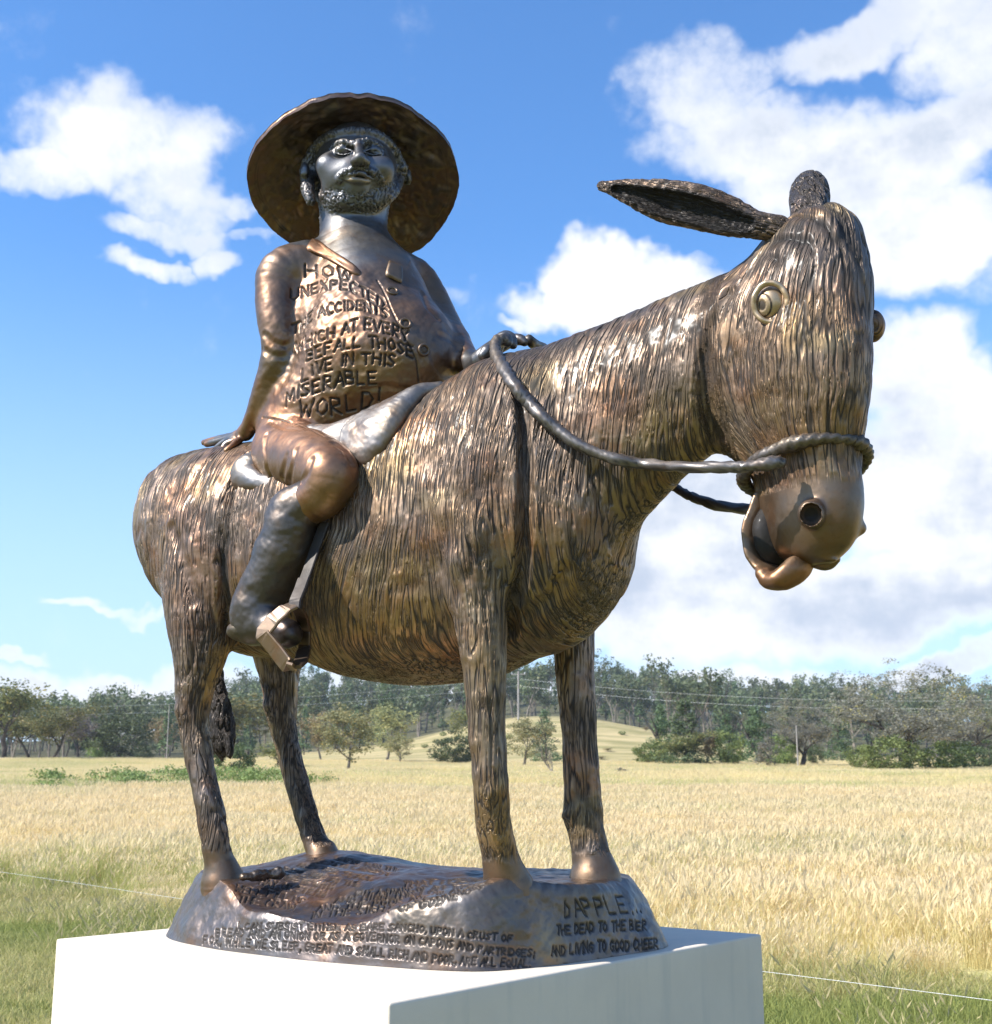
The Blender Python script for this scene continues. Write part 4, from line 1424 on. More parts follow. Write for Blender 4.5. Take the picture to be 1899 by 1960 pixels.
P_ = lambda x, y, l: at(x, y, l)[0]
wd = P_(545, 1215, -.62) - P_(500, 1190, -.52); wd /= np.linalg.norm(wd)
wd = local_dir(np.array([.75, -.45, -.1])); wd /= np.linalg.norm(wd)
bar('stirrup_iron', [P_(562, 1159, -.56), P_(546, 1166, -.585), P_(525, 1184, -.605), P_(503, 1211, -.615), P_(505, 1217, -.615), P_(526, 1242, -.60), P_(550, 1274, -.585), P_(564, 1277, -.575)], .060, .013, stir, C_COAT * 1.0, wd)
bar('stirrup_iron', [P_(566, 1160, -.55), P_(577, 1178, -.50), P_(584, 1205, -.44), P_(583, 1240, -.43), P_(576, 1266, -.50), P_(564, 1277, -.57)], .05, .012, stir, C_COAT * .55, wd)
bar('stirrup_strap', [P_(622, 1000, -.44), P_(603, 1052, -.46), P_(590, 1090, -.49), P_(577, 1125, -.52), P_(567, 1158, -.55)], .042, .012, stir, C_GREY * .45, wd, .55)  # strap colour darkened to carry the shade of the leg
bar('strap_loop', [P_(583, 1108, -.51), P_(576, 1128, -.53), P_(567, 1150, -.555), P_(565, 1166, -.56)], .05, .02, stir, C_GREY * .5, wd, .4)

# ------------------------------------------------------------------ bronze ground under the hooves
RING = [(-1.0, .02), (-.978, -.174), (-.80, -.335), (-.507, -.435), (-.25, -.475), (.016, -.492), (.28, -.472), (.47, -.445), (.61, -.375), (.70, -.19), (.755, .02), (.79, .22), (.815, .36), (.79, .50), (.67, .62), (.3, .66), (-.2, .62), (-.6, .60), (-.88, .45), (-.97, .25)]
rc = np.array(RING + RING[:1]); rs_ = catmull(np.column_stack([rc, np.zeros(len(rc)), np.zeros(len(rc))]), 60)[:, :2]
cum = np.concatenate([[0], np.cumsum(np.linalg.norm(np.diff(rs_, axis=0), axis=1))])
dense = []
s_ = 0
while s_ < cum[-1]:
    x_ = np.interp(s_, cum, rs_[:, 0]); y_ = np.interp(s_, cum, rs_[:, 1]); dense.append((x_, y_))
    s_ += .0030 if (y_ < .1 or (x_ > .6 and y_ < .6)) else .012
OUT = np.array(dense); NU = len(OUT)
OC = np.array([-.08, .06])


def top_h(x, y):
    h = .232 + .045 * np.exp(-(((x + .62) / .25) ** 2 + ((y - .36) / .22) ** 2))
    h = h + .02 * np.exp(-(((x + .35) / .35) ** 2 + ((y - .25) / .25) ** 2))
    h = h - .105 * np.exp(-((x + .08) / .40) ** 2 * 1.0) * sstep(-y, .02, .40)
    h = h - .035 * np.exp(-(((x - .15) / .16) ** 2)) * sstep(-y, -.3, .1)
    h = h - .03 * np.exp(-(((x + .33) / .10) ** 2)) * sstep(-y, .0, .3)
    h = h + .036 * np.exp(-(((x - .60) / .13) ** 2 + ((y + .24) / .14) ** 2)) + .014 * np.exp(-(((x + .57) / .16) ** 2 + ((y + .31) / .12) ** 2))
    return h


rad = np.concatenate([np.linspace(0, .55, 46)[:-1], np.linspace(.55, .895, 60)]) / .9          # over the top
side = np.linspace(0, 1, 74)[1:]
Vs = []
dirs = OUT - OC

ux = dirs[:, 0] / np.linalg.norm(dirs, axis=1)
rimr = (.90 - .075 * sstep(-ux, .35, .9) - .065 * sstep(ux, .3, .8) * sstep(dirs[:, 1], .05, .3))[:, None]
for r_ in rad:
    p = OC + dirs * (r_ * rimr)
    Vs.append(np.column_stack([p, top_h(p[:, 0], p[:, 1])]))
pe = OC + dirs * rimr
he = top_h(pe[:, 0], pe[:, 1])
for t in side:
    # rounded shoulder, then a slightly flared wall
    a = min(t / .22, 1) * math.pi / 2
    o = rimr + .050 * math.sin(a) * 1.0 + (1 - rimr - .050) * max(0, (t - .12) / .88) ** .9
    zz = he * (1 - (.075 * (1 - math.cos(a)) + (1 - .075) * max(0, (t - .10) / .90)))
    p = OC + dirs * o
    Vs.append(np.column_stack([p, zz * 1.0 + .0]))
V = np.vstack(Vs); nr = len(Vs)
i = np.arange(NU); i2 = (i + 1) % NU
F = np.concatenate([np.stack([j * NU + i, (j + 1) * NU + i, (j + 1) * NU + i2, j * NU + i2], 1) for j in range(nr - 1)])
V = V.astype(float)
# seat the far lower rim a little under the plinth's skin
V[:, 2] += .001
N = normals(V, F)
if N[NU * 60:, 2].mean() < 0: F = F[:, ::-1]; N = -N
bumps = fbm(V * np.array([7, 7, 7.]), 3, 3) * .014 + fbm(V * 34, 5, 3) * .0028
bumps = bumps * sstep(V[:, 2], .0, .03)
V = V + N * bumps[:, None]
GBV = BVHTree.FromPolygons([Vector(v) for v in V.tolist()], F.tolist())
WR = [
    ('I CAN SUBSIST EITHER AS BARE SANCHO, UPON A CRUST OF', [(455, 1779), (573, 1780), (671, 1780), (786, 1783), (838, 1788), (910, 1797), (984, 1802)], 12.5, .12),
    ('BREAD AND AN ONION OR AS A GOVERNOR ON CAPONS AND PARTRIDGES;', [(412, 1792), (498, 1795), (613, 1799), (717, 1801), (790, 1808), (856, 1814), (940, 1826), (1026, 1831)], 14, .1),
    ('FOR, WHILE WE SLEEP, GREAT AND SMALL RICH AND POOR, ARE ALL EQUAL.', [(388, 1806), (493, 1815), (623, 1823), (680, 1827), (738, 1832), (817, 1841), (898, 1847), (1018, 1852)], 15, .1),
    ('DAPPLE...', [(1082, 1757), (1134, 1753), (1232, 1746)], 34, -.35),
    ('THE DEAD TO THE BIER', [(1066, 1789), (1159, 1782), (1240, 1780)], 18, 0),
    ('AND LIVING TO GOOD CHEER', [(1057, 1829), (1150, 1822), (1210, 1819), (1262, 1813)], 19, 0),
    ('THE CRAW', [(455, 1726), (567, 1743)], 14, .4), ('WELL FILL UP', [(450, 1704), (586, 1731)], 13, .4), ('HAY OR STRAW', [(496, 1692), (626, 1718)], 13, .4),
    ('LYING IS WITH', [(522, 1679), (639, 1704)], 11, .4), ('BONE AND AT THE', [(543, 1668), (690, 1699)], 10, .4), ('AND THE SPACE', [(570, 1658), (716, 1688)], 9, .4),
    ('REACH CANNOT', [(602, 1651), (748, 1678)], 9, .4), ('WHERE MAN THE', [(640, 1647), (766, 1670)], 8, .4),
    ('IN THE SIGHT OF GOD', [(594, 1759), (781, 1741), (850, 1731)], 13, .35), ('AND THE POOR ARE ONE', [(606, 1744), (781, 1727), (880, 1719)], 10, .35),
    ('AND HIGH THE LOW AND', [(640, 1728), (780, 1716), (905, 1708)], 9, .35), ('BUT A SPARK OF ALL THINGS', [(680, 1715), (790, 1706), (925, 1699)], 8, .35), ('THAT I KNOW', [(770, 1697), (925, 1688)], 9, .35)]
segs = []
for k_, (t, b, h, sl) in enumerate(WR):
    segs += project_strokes(text_strokes(t, b, h, sl, 40 + k_), GBV)
big = carve(V, segs, .0040) * (.90 + .18 * vnoise(V * 45, 41))
print('letters', len(segs))
pit = np.maximum(0, vnoise(V * 70, 3) - .35) * .5 * sstep(-V[:, 2], -.06, -.02)
V = V - N * (big * .0055 + pit * .004)[:, None]
T = np.tile(np.array([.155, .105, .078]), (len(V), 1))
T = blend(T, sstep(vnoise(V * 4.5, 3), -.2, .5) * .8, C_GREY)
T = blend(T, sstep(vnoise(V * 5 + 5, 4), .0, .5) * .6, C_RED * .75)
T = blend(T, sstep(-N[:, 2], -1.0, -.75) * .6, C_SLATE)
T = blend(T, 1 - sstep(np.linalg.norm(V - hit(1055, 1815, GBV)[0], axis=1), .03, .11), C_GOLD * .55)
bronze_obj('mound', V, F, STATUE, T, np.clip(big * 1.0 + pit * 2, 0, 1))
# clods round the rear near hoof
cl = [Ell(at(468 + i * 11 + random.uniform(-3, 3), 1672 - i * 1.2, -.33 + .02 * i)[0] + np.array([0, 0, -.012]), (random.uniform(.012, .026),) * 3, k=.02) for i in range(7)]
sdf_part('clod', cl, .004, STATUE, C_GREY * .8, .006, 60)

# ------------------------------------------------------------------ plinth
def plaster():
    m = bpy.data.materials.new('plaster'); m.use_nodes = True
    t = m.node_tree; g = NG(t); p = t.nodes['Principled BSDF']
    o = g.new('ShaderNodeTexCoord').outputs['Object']
    n1 = g.noise(o, 2.2, 5, .6); n2 = g.noise(o, 30, 5, .65)
    c = g.mix(g.rng(n1, .35, .7, 0, .6), (.68, .59, .475), (.60, .52, .425))
    mp = g.new('ShaderNodeMapping'); g.put(mp.inputs[0], o); mp.inputs['Scale'].default_value = (7, 7, .9)
    n3 = g.noise(mp.outputs[0], 1.4, 4, .6)
    c = g.mix(g.rng(n3, .5, .75, 0, .35), c, (.47, .44, .385))
    sp = g.noise(o, 9, 2, .5)
    c = g.mix(g.rng(sp, .745, .76, 0, .5), c, (.70, .58, .42))
    g.put(p.inputs['Base Color'], c); p.inputs['Roughness'].default_value = .75
    b = g.new('ShaderNodeBump'); b.inputs['Strength'].default_value = .35; b.inputs['Distance'].default_value = .004
    g.put(b.inputs['Height'], g.math('ADD', n2, g.math('MULTIPLY', g.noise(o, 5, 3, .5), 1.6))); g.put(p.inputs['Normal'], b.outputs[0])
    return m


import bmesh
def plinth():
    c = [(-1.176, -.543), (.71, -.996), (.936, 1.007), (-.88, 1.16)]
    bm = bmesh.new()
    top = [bm.verts.new((x, y, 0)) for x, y in c]; bot = [bm.verts.new((x * 1.0, y * 1.0, -ZT - .05)) for x, y in c]
    bm.faces.new(top); bm.faces.new(bot[::-1])
    for i in range(4): bm.faces.new((top[i], bot[i], bot[(i + 1) % 4], top[(i + 1) % 4]))
    bmesh.ops.recalc_face_normals(bm, faces=bm.faces)
    bmesh.ops.bevel(bm, geom=bm.edges[:], offset=.011, segments=3, affect='EDGES', profile=.6)
    bmesh.ops.subdivide_edges(bm, edges=[e for e in bm.edges if e.calc_length() > .5], cuts=24, use_grid_fill=True)
    me = bpy.data.meshes.new('plinth'); bm.to_mesh(me); bm.free()
    for v in me.vertices:
        q = np.array([tuple(v.co)]); k = vnoise(q * 2.3, 8)[0] * .003 + vnoise(q * 9, 9)[0] * .0012
        v.co += Vector((k, -k, k * .3))
    for p in me.polygons: p.use_smooth = True
    o = link('plinth', me, plaster())
    o.location = ORG; o.rotation_euler = (0, 0, YAW)
    tag(o, 'big white rendered block plinth that carries the bronze statue', 'plinth')


plinth()

# ------------------------------------------------------------------ land
RIDGE = [(-260, 6), (-170, 10), (-130, 12), (-92, 15), (-76, 18), (-54, 22.5), (-30, 20), (-10, 23.5), (8, 24.5), (32, 24), (47, 21.5), (62, 19), (85, 18), (110, 16.5), (150, 17), (260, 18)]
RX = np.array([r[0] for r in RIDGE], float); RZ = np.array([r[1] for r in RIDGE], float) - 5.0


def ground_z(x, y):
    x = np.asarray(x, float); y = np.asarray(y, float)
    s = np.maximum(0, y - 15)
    z = .03 * np.sqrt(s * s + 4) - .06
    z = np.where(y > 140, .03 * 125 + (z - .03 * 125) * .4, z)
    P = np.stack([x, y, 0 * x], -1).reshape(-1, 3)
    n = (vnoise(P / 14, 5) * .22 + vnoise(P / 50 + 3, 6) * .5).reshape(x.shape) * sstep(y, 30, 70)
    kn = 6.4 * np.exp(-(((x - 9) / 26) ** 2)) * sstep(y, 140, 200)
    xs = x / np.maximum(y, 1) * 380
    hill = np.interp(xs, RX, RZ) * sstep(y, 185, 385)
    return z + n + np.maximum(kn * (1 - sstep(y, 215, 300)), 0) + hill


def from_px(px, d):
    """world x of the column px at distance d"""
    return (px - CX) / FP * d * 1.0


ys = np.concatenate([np.arange(-40, 0, 4), np.arange(0, 30, .5), np.arange(30, 90, 1.5), np.arange(90, 240, 2.5), np.arange(240, 440, 5), np.array([450, 480, 540, 640, 780, 950])])
us = np.sinh(np.linspace(-4.6, 4.6, 181)) / math.sinh(4.6) * 3000
us = np.concatenate([-np.geomspace(600, 130, 12)[:-1], np.linspace(-130, 130, 175), np.geomspace(130, 600, 12)[1:]])
Yg, Xg = np.meshgrid(ys, us, indexing='ij')
Xg = Xg * np.clip(.35 + Yg / 160, .35, 1.6)
Zg = ground_z(Xg, Yg)
nY, nX = Yg.shape
idx = np.arange(nY * nX).reshape(nY, nX)
Fg = np.stack([idx[:-1, :-1], idx[:-1, 1:], idx[1:, 1:], idx[1:, :-1]], -1).reshape(-1, 4)
E0, E1 = np.array([-7.9, 20.0]), np.array([4.9, 9.6])          # edge between the mown strip and the paddock
en = np.array([-(E1 - E0)[1], (E1 - E0)[0]]); en /= np.linalg.norm(en)      # into the paddock


def beyond(x, y):
    return (x - E0[0]) * en[0] + (y - E0[1]) * en[1]


def grass_ground():
    m = bpy.data.materials.new('grass_ground'); m.use_nodes = True
    g = NG(m.node_tree); p = m.node_tree.nodes['Principled BSDF']
    o = g.new('ShaderNodeTexCoord').outputs['Object']
    mp = g.new('ShaderNodeMapping'); g.put(mp.inputs[0], o); mp.inputs['Scale'].default_value = (.02, .07, .1)
    band = g.noise(mp.outputs[0], 1.6, 5, .6)
    c = g.mix(g.rng(band, .40, .60), (.66, .55, .29), (.52, .48, .21))
    mp2 = g.new('ShaderNodeMapping'); g.put(mp2.inputs[0], o); mp2.inputs['Scale'].default_value = (.035, .11, .1); mp2.inputs['Location'].default_value = (7, 3, 0)
    c = g.mix(g.rng(g.noise(mp2.outputs[0], 1.5, 4, .6), .56, .66, 0, .75), c, (.33, .32, .13))
    c = g.mix(g.rng(g.noise(o, 3.0, 4, .7), .35, .8, 0, .5), c, (.40, .31, .16))
    tw = g.new('ShaderNodeAttribute', attribute_name='mown').outputs['Fac']
    gr = g.mix(g.rng(g.noise(o, 2.2, 4, .7), .35, .7), (.14, .16, .045), (.24, .21, .085))
    c = g.mix(tw, c, gr)
    kn_ = g.new('ShaderNodeAttribute', attribute_name='knoll').outputs['Fac']
    mp3 = g.new('ShaderNodeMapping'); g.put(mp3.inputs[0], o); mp3.inputs['Scale'].default_value = (.05, .22, .6)
    kc = g.mix(g.rng(g.noise(mp3.outputs[0], 1.6, 6, .7), .35, .65), (.26, .23, .095), (.50, .39, .20))
    c = g.mix(kn_, c, kc)
    hl_ = g.new('ShaderNodeAttribute', attribute_name='hill').outputs['Fac']
    c = g.mix(hl_, c, (.10, .095, .05))
    g.put(p.inputs['Base Color'], c); p.inputs['Roughness'].default_value = .9
    p.inputs['Specular IOR Level'].default_value = .1
    b = g.new('ShaderNodeBump'); b.inputs['Strength'].default_value = .8; b.inputs['Distance'].default_value = .12
    g.put(b.inputs['Height'], g.noise(o, 5.0, 5, .7)); g.put(p.inputs['Normal'], b.outputs[0])
    return m


me = np_mesh('ground', np.stack([Xg, Yg, Zg], -1).reshape(-1, 3), Fg)
bx = beyond(Xg, Yg).ravel()
attr(me, 'mown', 1 - sstep(bx + .9 * vnoise(np.stack([Xg.ravel(), Yg.ravel(), 0 * bx], 1) / 2.5, 3), -.5, 2.2))
attr(me, 'hill', sstep(Yg.ravel(), 205, 235))
attr(me, 'knoll', sstep(Yg.ravel(), 132, 140))
tag(link('ground', me, grass_ground()), kind='structure')


# ------------------------------------------------------------------ leaf and bark materials
def leaf_mat(name, c1, c2, c3=None, trans=.3):
    m = bpy.data.materials.new(name); m.use_nodes = True
    t = m.node_tree
    for n in list(t.nodes): t.nodes.remove(n)
    g = NG(t)
    v = g.new('ShaderNodeAttribute', attribute_name='var').outputs['Fac']
    rnd = g.new('ShaderNodeObjectInfo').outputs['Random']
    c = g.mix(v, c1, c2)
    if c3: c = g.mix(g.rng(v, .80, .92), c, c3)
    hs = g.new('ShaderNodeHueSaturation')
    g.put(hs.inputs['Hue'], g.math('MULTIPLY_ADD', rnd, .03, .485)); g.put(hs.inputs['Value'], g.math('MULTIPLY_ADD', rnd, .4, .8)); g.put(hs.inputs['Color'], c)
    d = g.new('ShaderNodeBsdfPrincipled'); g.put(d.inputs['Base Color'], hs.outputs[0]); d.inputs['Roughness'].default_value = .6
    d.inputs['Specular IOR Level'].default_value = .3
    tr = g.new('ShaderNodeBsdfTranslucent'); g.put(tr.inputs[0], hs.outputs[0])
    mx = g.new('ShaderNodeMixShader'); mx.inputs[0].default_value = trans
    t.links.new(d.outputs[0], mx.inputs[1]); t.links.new(tr.outputs[0], mx.inputs[2])
    o = g.new('ShaderNodeOutputMaterial'); t.links.new(mx.outputs[0], o.inputs[0])
    return m


def bark_mat(name, a, b):
    m = bpy.data.materials.new(name); m.use_nodes = True
    g = NG(m.node_tree); p = m.node_tree.nodes['Principled BSDF']
    o = g.new('ShaderNodeTexCoord').outputs['Object']
    g.put(p.inputs['Base Color'], g.mix(g.rng(g.noise(o, 3, 4, .6), .4, .65), a, b)); p.inputs['Roughness'].default_value = .85
    return m


L_GUM = leaf_mat('gum_leaves', (.105, .12, .045), (.235, .235, .085), (.34, .28, .10))
L_PALE = leaf_mat('pale_gum_leaves', (.20, .20, .09), (.33, .31, .14), (.42, .34, .14))
L_GREY = leaf_mat('grey_box_leaves', (.16, .155, .12), (.30, .285, .23), (.32, .27, .09))
L_DARK = leaf_mat('dark_leaves', (.05, .07, .028), (.12, .15, .06))
L_SHRUB = leaf_mat('shrub_leaves', (.10, .145, .04), (.26, .32, .10))
L_PINE = leaf_mat('cypress_leaves', (.07, .11, .05), (.15, .20, .085))
L_RUST = leaf_mat('rusty_leaves', (.22, .175, .085), (.33, .25, .12))
L_MAUVE = leaf_mat('mauve_twigs', (.17, .14, .125), (.26, .21, .185))
L_FAR = leaf_mat('far_leaves', (.085, .110, .05), (.165, .195, .09), (.24, .23, .12))
B_DARK = bark_mat('dark_bark', (.035, .028, .022), (.08, .065, .05))
B_PALE = bark_mat('pale_bark', (.24, .20, .155), (.13, .105, .08))


def tube_np(P, nv=6):
    P = np.array(P, float); n = len(P)
    Tn = np.gradient(P[:, :3], axis=0); Tn /= np.maximum(np.linalg.norm(Tn, axis=1, keepdims=True), 1e-9)
    ref = np.array([1., .3, 0]) if abs(Tn[0][2]) > .7 else np.array([0, 0, 1.])
    u = np.cross(Tn, ref); u /= np.linalg.norm(u, axis=1, keepdims=True); w = np.cross(Tn, u)
    a = np.linspace(0, 2 * math.pi, nv, endpoint=False)
    V = P[:, None, :3] + P[:, None, 3:4] * (np.cos(a)[None, :, None] * u[:, None] + np.sin(a)[None, :, None] * w[:, None])
    i = np.repeat(np.arange(n - 1), nv); j = np.tile(np.arange(nv), n - 1); j2 = (j + 1) % nv
    return V.reshape(-1, 3), np.stack([i * nv + j, i * nv + j2, (i + 1) * nv + j2, (i + 1) * nv + j], 1)


def join(parts):
    Vs, Fs, k = [], [], 0
    for V, F in parts:
        Vs.append(V); Fs.append(F + k); k += len(V)
    return np.concatenate(Vs), np.concatenate(Fs)


def limbs(rs, h, trunk_h, spread, r0, levels=3, kids=4, lean=0.0, up=.35, twist=.25):
    """a branching skeleton; returns tubes and the tips"""
    tubes, tips = [], []

    def grow(p, d, L, r, lv):
        n = 5; pts = [tuple(p) + (r,)]; q = np.array(p, float); dd = np.array(d, float)
        for i in range(n):
            dd = dd + rs.normal(0, twist, 3) * .35 + np.array([0, 0, .03]); dd /= np.linalg.norm(dd)
            q = q + dd * L / n
            pts.append(tuple(q) + (r * (1 - .55 * (i + 1) / n),))
        tubes.append(tube_np(pts, 7 if lv < 2 else 4))
        if lv >= levels:
            tips.append(q.copy()); tips.append(np.array(pts[3][:3])); return
        for k in range(kids if lv else kids + 1):
            a = rs.uniform(0, 2 * math.pi); s = rs.uniform(.55, 1.05)
            side = np.array([math.cos(a), math.sin(a), 0])
            nd = dd * rs.uniform(.3, .8) + side * spread * s + np.array([0, 0, up * rs.uniform(.4, 1.3)])
            nd /= np.linalg.norm(nd)
            j = rs.integers(2, n + 1) if lv else rs.integers(3, n + 1)
            grow(pts[j][:3], nd, L * rs.uniform(.52, .78), pts[j][3] * .72, lv + 1)
    grow((0, 0, -.3), (lean, 0, 1), trunk_h, r0, 0)
    return tubes, np.array(tips)


def leaves(rs, centres, per, rad, size, flat=.7, droop=0.0, normal_out=None):
    c = np.repeat(centres, per, 0); n = len(c)
    o = rs.normal(0, 1, (n, 3)); o /= np.linalg.norm(o, axis=1, keepdims=True); o *= (rs.uniform(0, 1, (n, 1)) ** .45)
    R_ = np.repeat(rad if hasattr(rad, '__len__') else np.full(len(centres), rad), per)[:, None]
    p = c + o * R_ * np.array([1, 1, flat])
    s = size * rs.uniform(.6, 1.4, (n, 1))
    nn = o + rs.normal(0, .55, (n, 3)) + np.array([0, 0, .25]); nn /= np.linalg.norm(nn, axis=1, keepdims=True)
    a = np.cross(nn, rs.normal(0, 1, (n, 3)) + np.array([0, 0, droop])); a /= np.linalg.norm(a, axis=1, keepdims=True)
    b = np.cross(nn, a)
    V = np.stack([p - a * s, p - b * s * .55, p + a * s, p + b * s * .55], 1).reshape(-1, 3)
    F = np.arange(n * 4).reshape(-1, 4)
    var = np.repeat(np.clip(np.repeat(rs.uniform(0, 1, len(centres)), per) * .55 + rs.uniform(0, .55, n), 0, 1), 4)
    return V, F, var


def leaf_mesh(name, V, F, var, mat):
    me = np_mesh(name, V, F, False); attr(me, 'var', var); me.materials.append(mat); return me


PROTO = {}


def blob_centres(rs, n, sx, sy, sz, z0, shape='ball'):
    """clump centres through and round an uneven body"""
    o = rs.normal(0, 1, (n, 3)); o /= np.linalg.norm(o, axis=1, keepdims=True); o *= rs.uniform(.35, 1, (n, 1)) ** .6
    k = 1 + .25 * vnoise(o * 1.7 + rs.uniform(0, 50), 3)[:, None]
    o = o * k
    if shape == 'cone':
        z = rs.uniform(0, 1, n) ** 1.25; a = rs.uniform(0, 2 * math.pi, n); r = (1 - z) ** .75 * rs.uniform(.55, 1.05, n) * (.8 + .3 * np.sin(z * 20))
        return np.stack([np.cos(a) * r * sx, np.sin(a) * r * sy, z0 + z * sz], 1)
    return o * np.array([sx, sy, sz]) + np.array([0, 0, z0 + sz])


def make_tree(key, seed, kind):
    """meshes of one kind of tree, about 1 unit = 1 m at the stated height"""
    rs = np.random.default_rng(seed)
    bark, parts, tips = B_DARK, [], None
    if kind == 'gum':      # 8 m open crown on a forked stem
        t, tips = limbs(rs, 8, 3.6, .75, .16, 3, 3, up=.55)
        cs = np.concatenate([tips, blob_centres(rs, 70, 2.4, 2.4, 2.3, 2.4)]); V, F, var = leaves(rs, cs, 26, .62, .115, .75, .8); mat = L_GUM
    elif kind == 'pale_gum':
        t, tips = limbs(rs, 8, 3.4, .6, .15, 3, 3, up=.6); bark = B_PALE
        cs = np.concatenate([tips, blob_centres(rs, 80, 2.2, 2.2, 2.7, 1.8)]); V, F, var = leaves(rs, cs, 26, .58, .105, .8, .8); mat = L_PALE
    elif kind == 'big_box':      # 14 m spreading crown
        t, tips = limbs(rs, 14, 4.4, 1.0, .48, 4, 3, up=.42, twist=.4)
        cs = np.concatenate([tips, blob_centres(rs, 190, 5.4, 5.4, 4.8, 2.9)]); V, F, var = leaves(rs, cs, 44, .62, .085, .75, .4); mat = L_GREY
    elif kind == 'dense':      # 6 m dark rounded tree
        t, tips = limbs(rs, 6, 1.6, .9, .16, 2, 3)
        cs = blob_centres(rs, 120, 3.0, 3.0, 2.7, .1)
        V, F, var = leaves(rs, cs, 40, .62, .14, .8); mat = L_DARK
    elif kind == 'shrub':      # 3 m
        t, tips = limbs(rs, 3, .8, 1.0, .06, 2, 3)
        cs = blob_centres(rs, 90, 1.7, 1.7, 1.45, .05)
        V, F, var = leaves(rs, cs, 34, .40, .095, .85); mat = L_SHRUB
    elif kind == 'cypress':      # 8 m
        t, tips = limbs(rs, 8, 5.2, .2, .14, 1, 6)
        cs = blob_centres(rs, 150, 1.9, 1.9, 7.6, .5, 'cone')
        V, F, var = leaves(rs, cs, 26, .48, .11, 1.0); mat = L_PINE
    elif kind == 'rust':
        t, tips = limbs(rs, 7, 2.6, .6, .13, 3, 3, up=.6); bark = B_PALE
        cs = np.concatenate([tips, blob_centres(rs, 40, 1.8, 1.8, 2.6, 1.4)])
        V, F, var = leaves(rs, cs, 24, .5, .11, .9); mat = L_RUST
    elif kind == 'mauve':
        t, tips = limbs(rs, 7, 3.0, .6, .13, 3, 4, up=.75)
        cs = np.concatenate([tips, blob_centres(rs, 60, 1.9, 1.9, 2.2, 2.4)]); V, F, var = leaves(rs, cs, 18, .50, .07, 1.0); mat = L_MAUVE
    elif kind == 'bare':
        t, tips = limbs(rs, 4.5, 1.9, .8, .10, 4, 3, up=.5, twist=.5); bark = B_PALE
        V, F, var = leaves(rs, tips[::3], 2, .2, .03, 1.0); mat = L_MAUVE
    elif kind == 'silver':
        t, tips = limbs(rs, 3, .9, .8, .05, 2, 3); bark = B_PALE
        cs = blob_centres(rs, 60, 1.2, 1.2, 1.7, .05)
        V, F, var = leaves(rs, cs, 34, .35, .08, .85); mat = L_GREY
    tv, tf = join(t)
    tm = np_mesh('trunk', tv, tf); tm.materials.append(bark)
    cm = leaf_mesh('crown', V, F, var, mat)
    hgt = max(V[:, 2].max(), tv[:, 2].max()); wid = np.percentile(V[:, 0], 98) - np.percentile(V[:, 0], 2)
    PROTO[key] = (tm, cm, hgt, wid)


for key, seed, kind in [('gum', 3, 'gum'), ('gum2', 8, 'gum'), ('pale', 5, 'pale_gum'), ('pale2', 12, 'pale_gum'), ('box', 21, 'big_box'), ('dense', 4, 'dense'), ('dense2', 9, 'dense'), ('shrub', 6, 'shrub'),
                        ('shrub2', 16, 'shrub'), ('cyp', 7, 'cypress'), ('cyp2', 17, 'cypress'), ('rust', 2, 'rust'), ('mauve', 11, 'mauve'), ('bare', 13, 'bare'), ('silver', 14, 'silver')]:
    make_tree(key, seed, kind)


def plant(name, key, px, base, top, width, label, cat, group=None, rot=0.0, d=None):
    """stand a tree where its foot (px, base) meets the ground; top and width give its size"""
    if d is None: d = 5185 / max(base - 1424, 20)
    x = from_px(px, d); z = float(ground_z(np.array(x), np.array(d)))
    h = (base - top) / FP * d; w = width / FP * d
    tm, cm, H0, W0 = PROTO[key]
    o = bpy.data.objects.new(name, None); COL.objects.link(o)
    o.location = (x, d, z - .03); o.scale = (w / W0, w / W0, h / H0); o.rotation_euler = (0, 0, rot)
    tag(o, label, cat, group)
    link('trunk', tm, [], o); link('crown', cm, [], o)
    return o


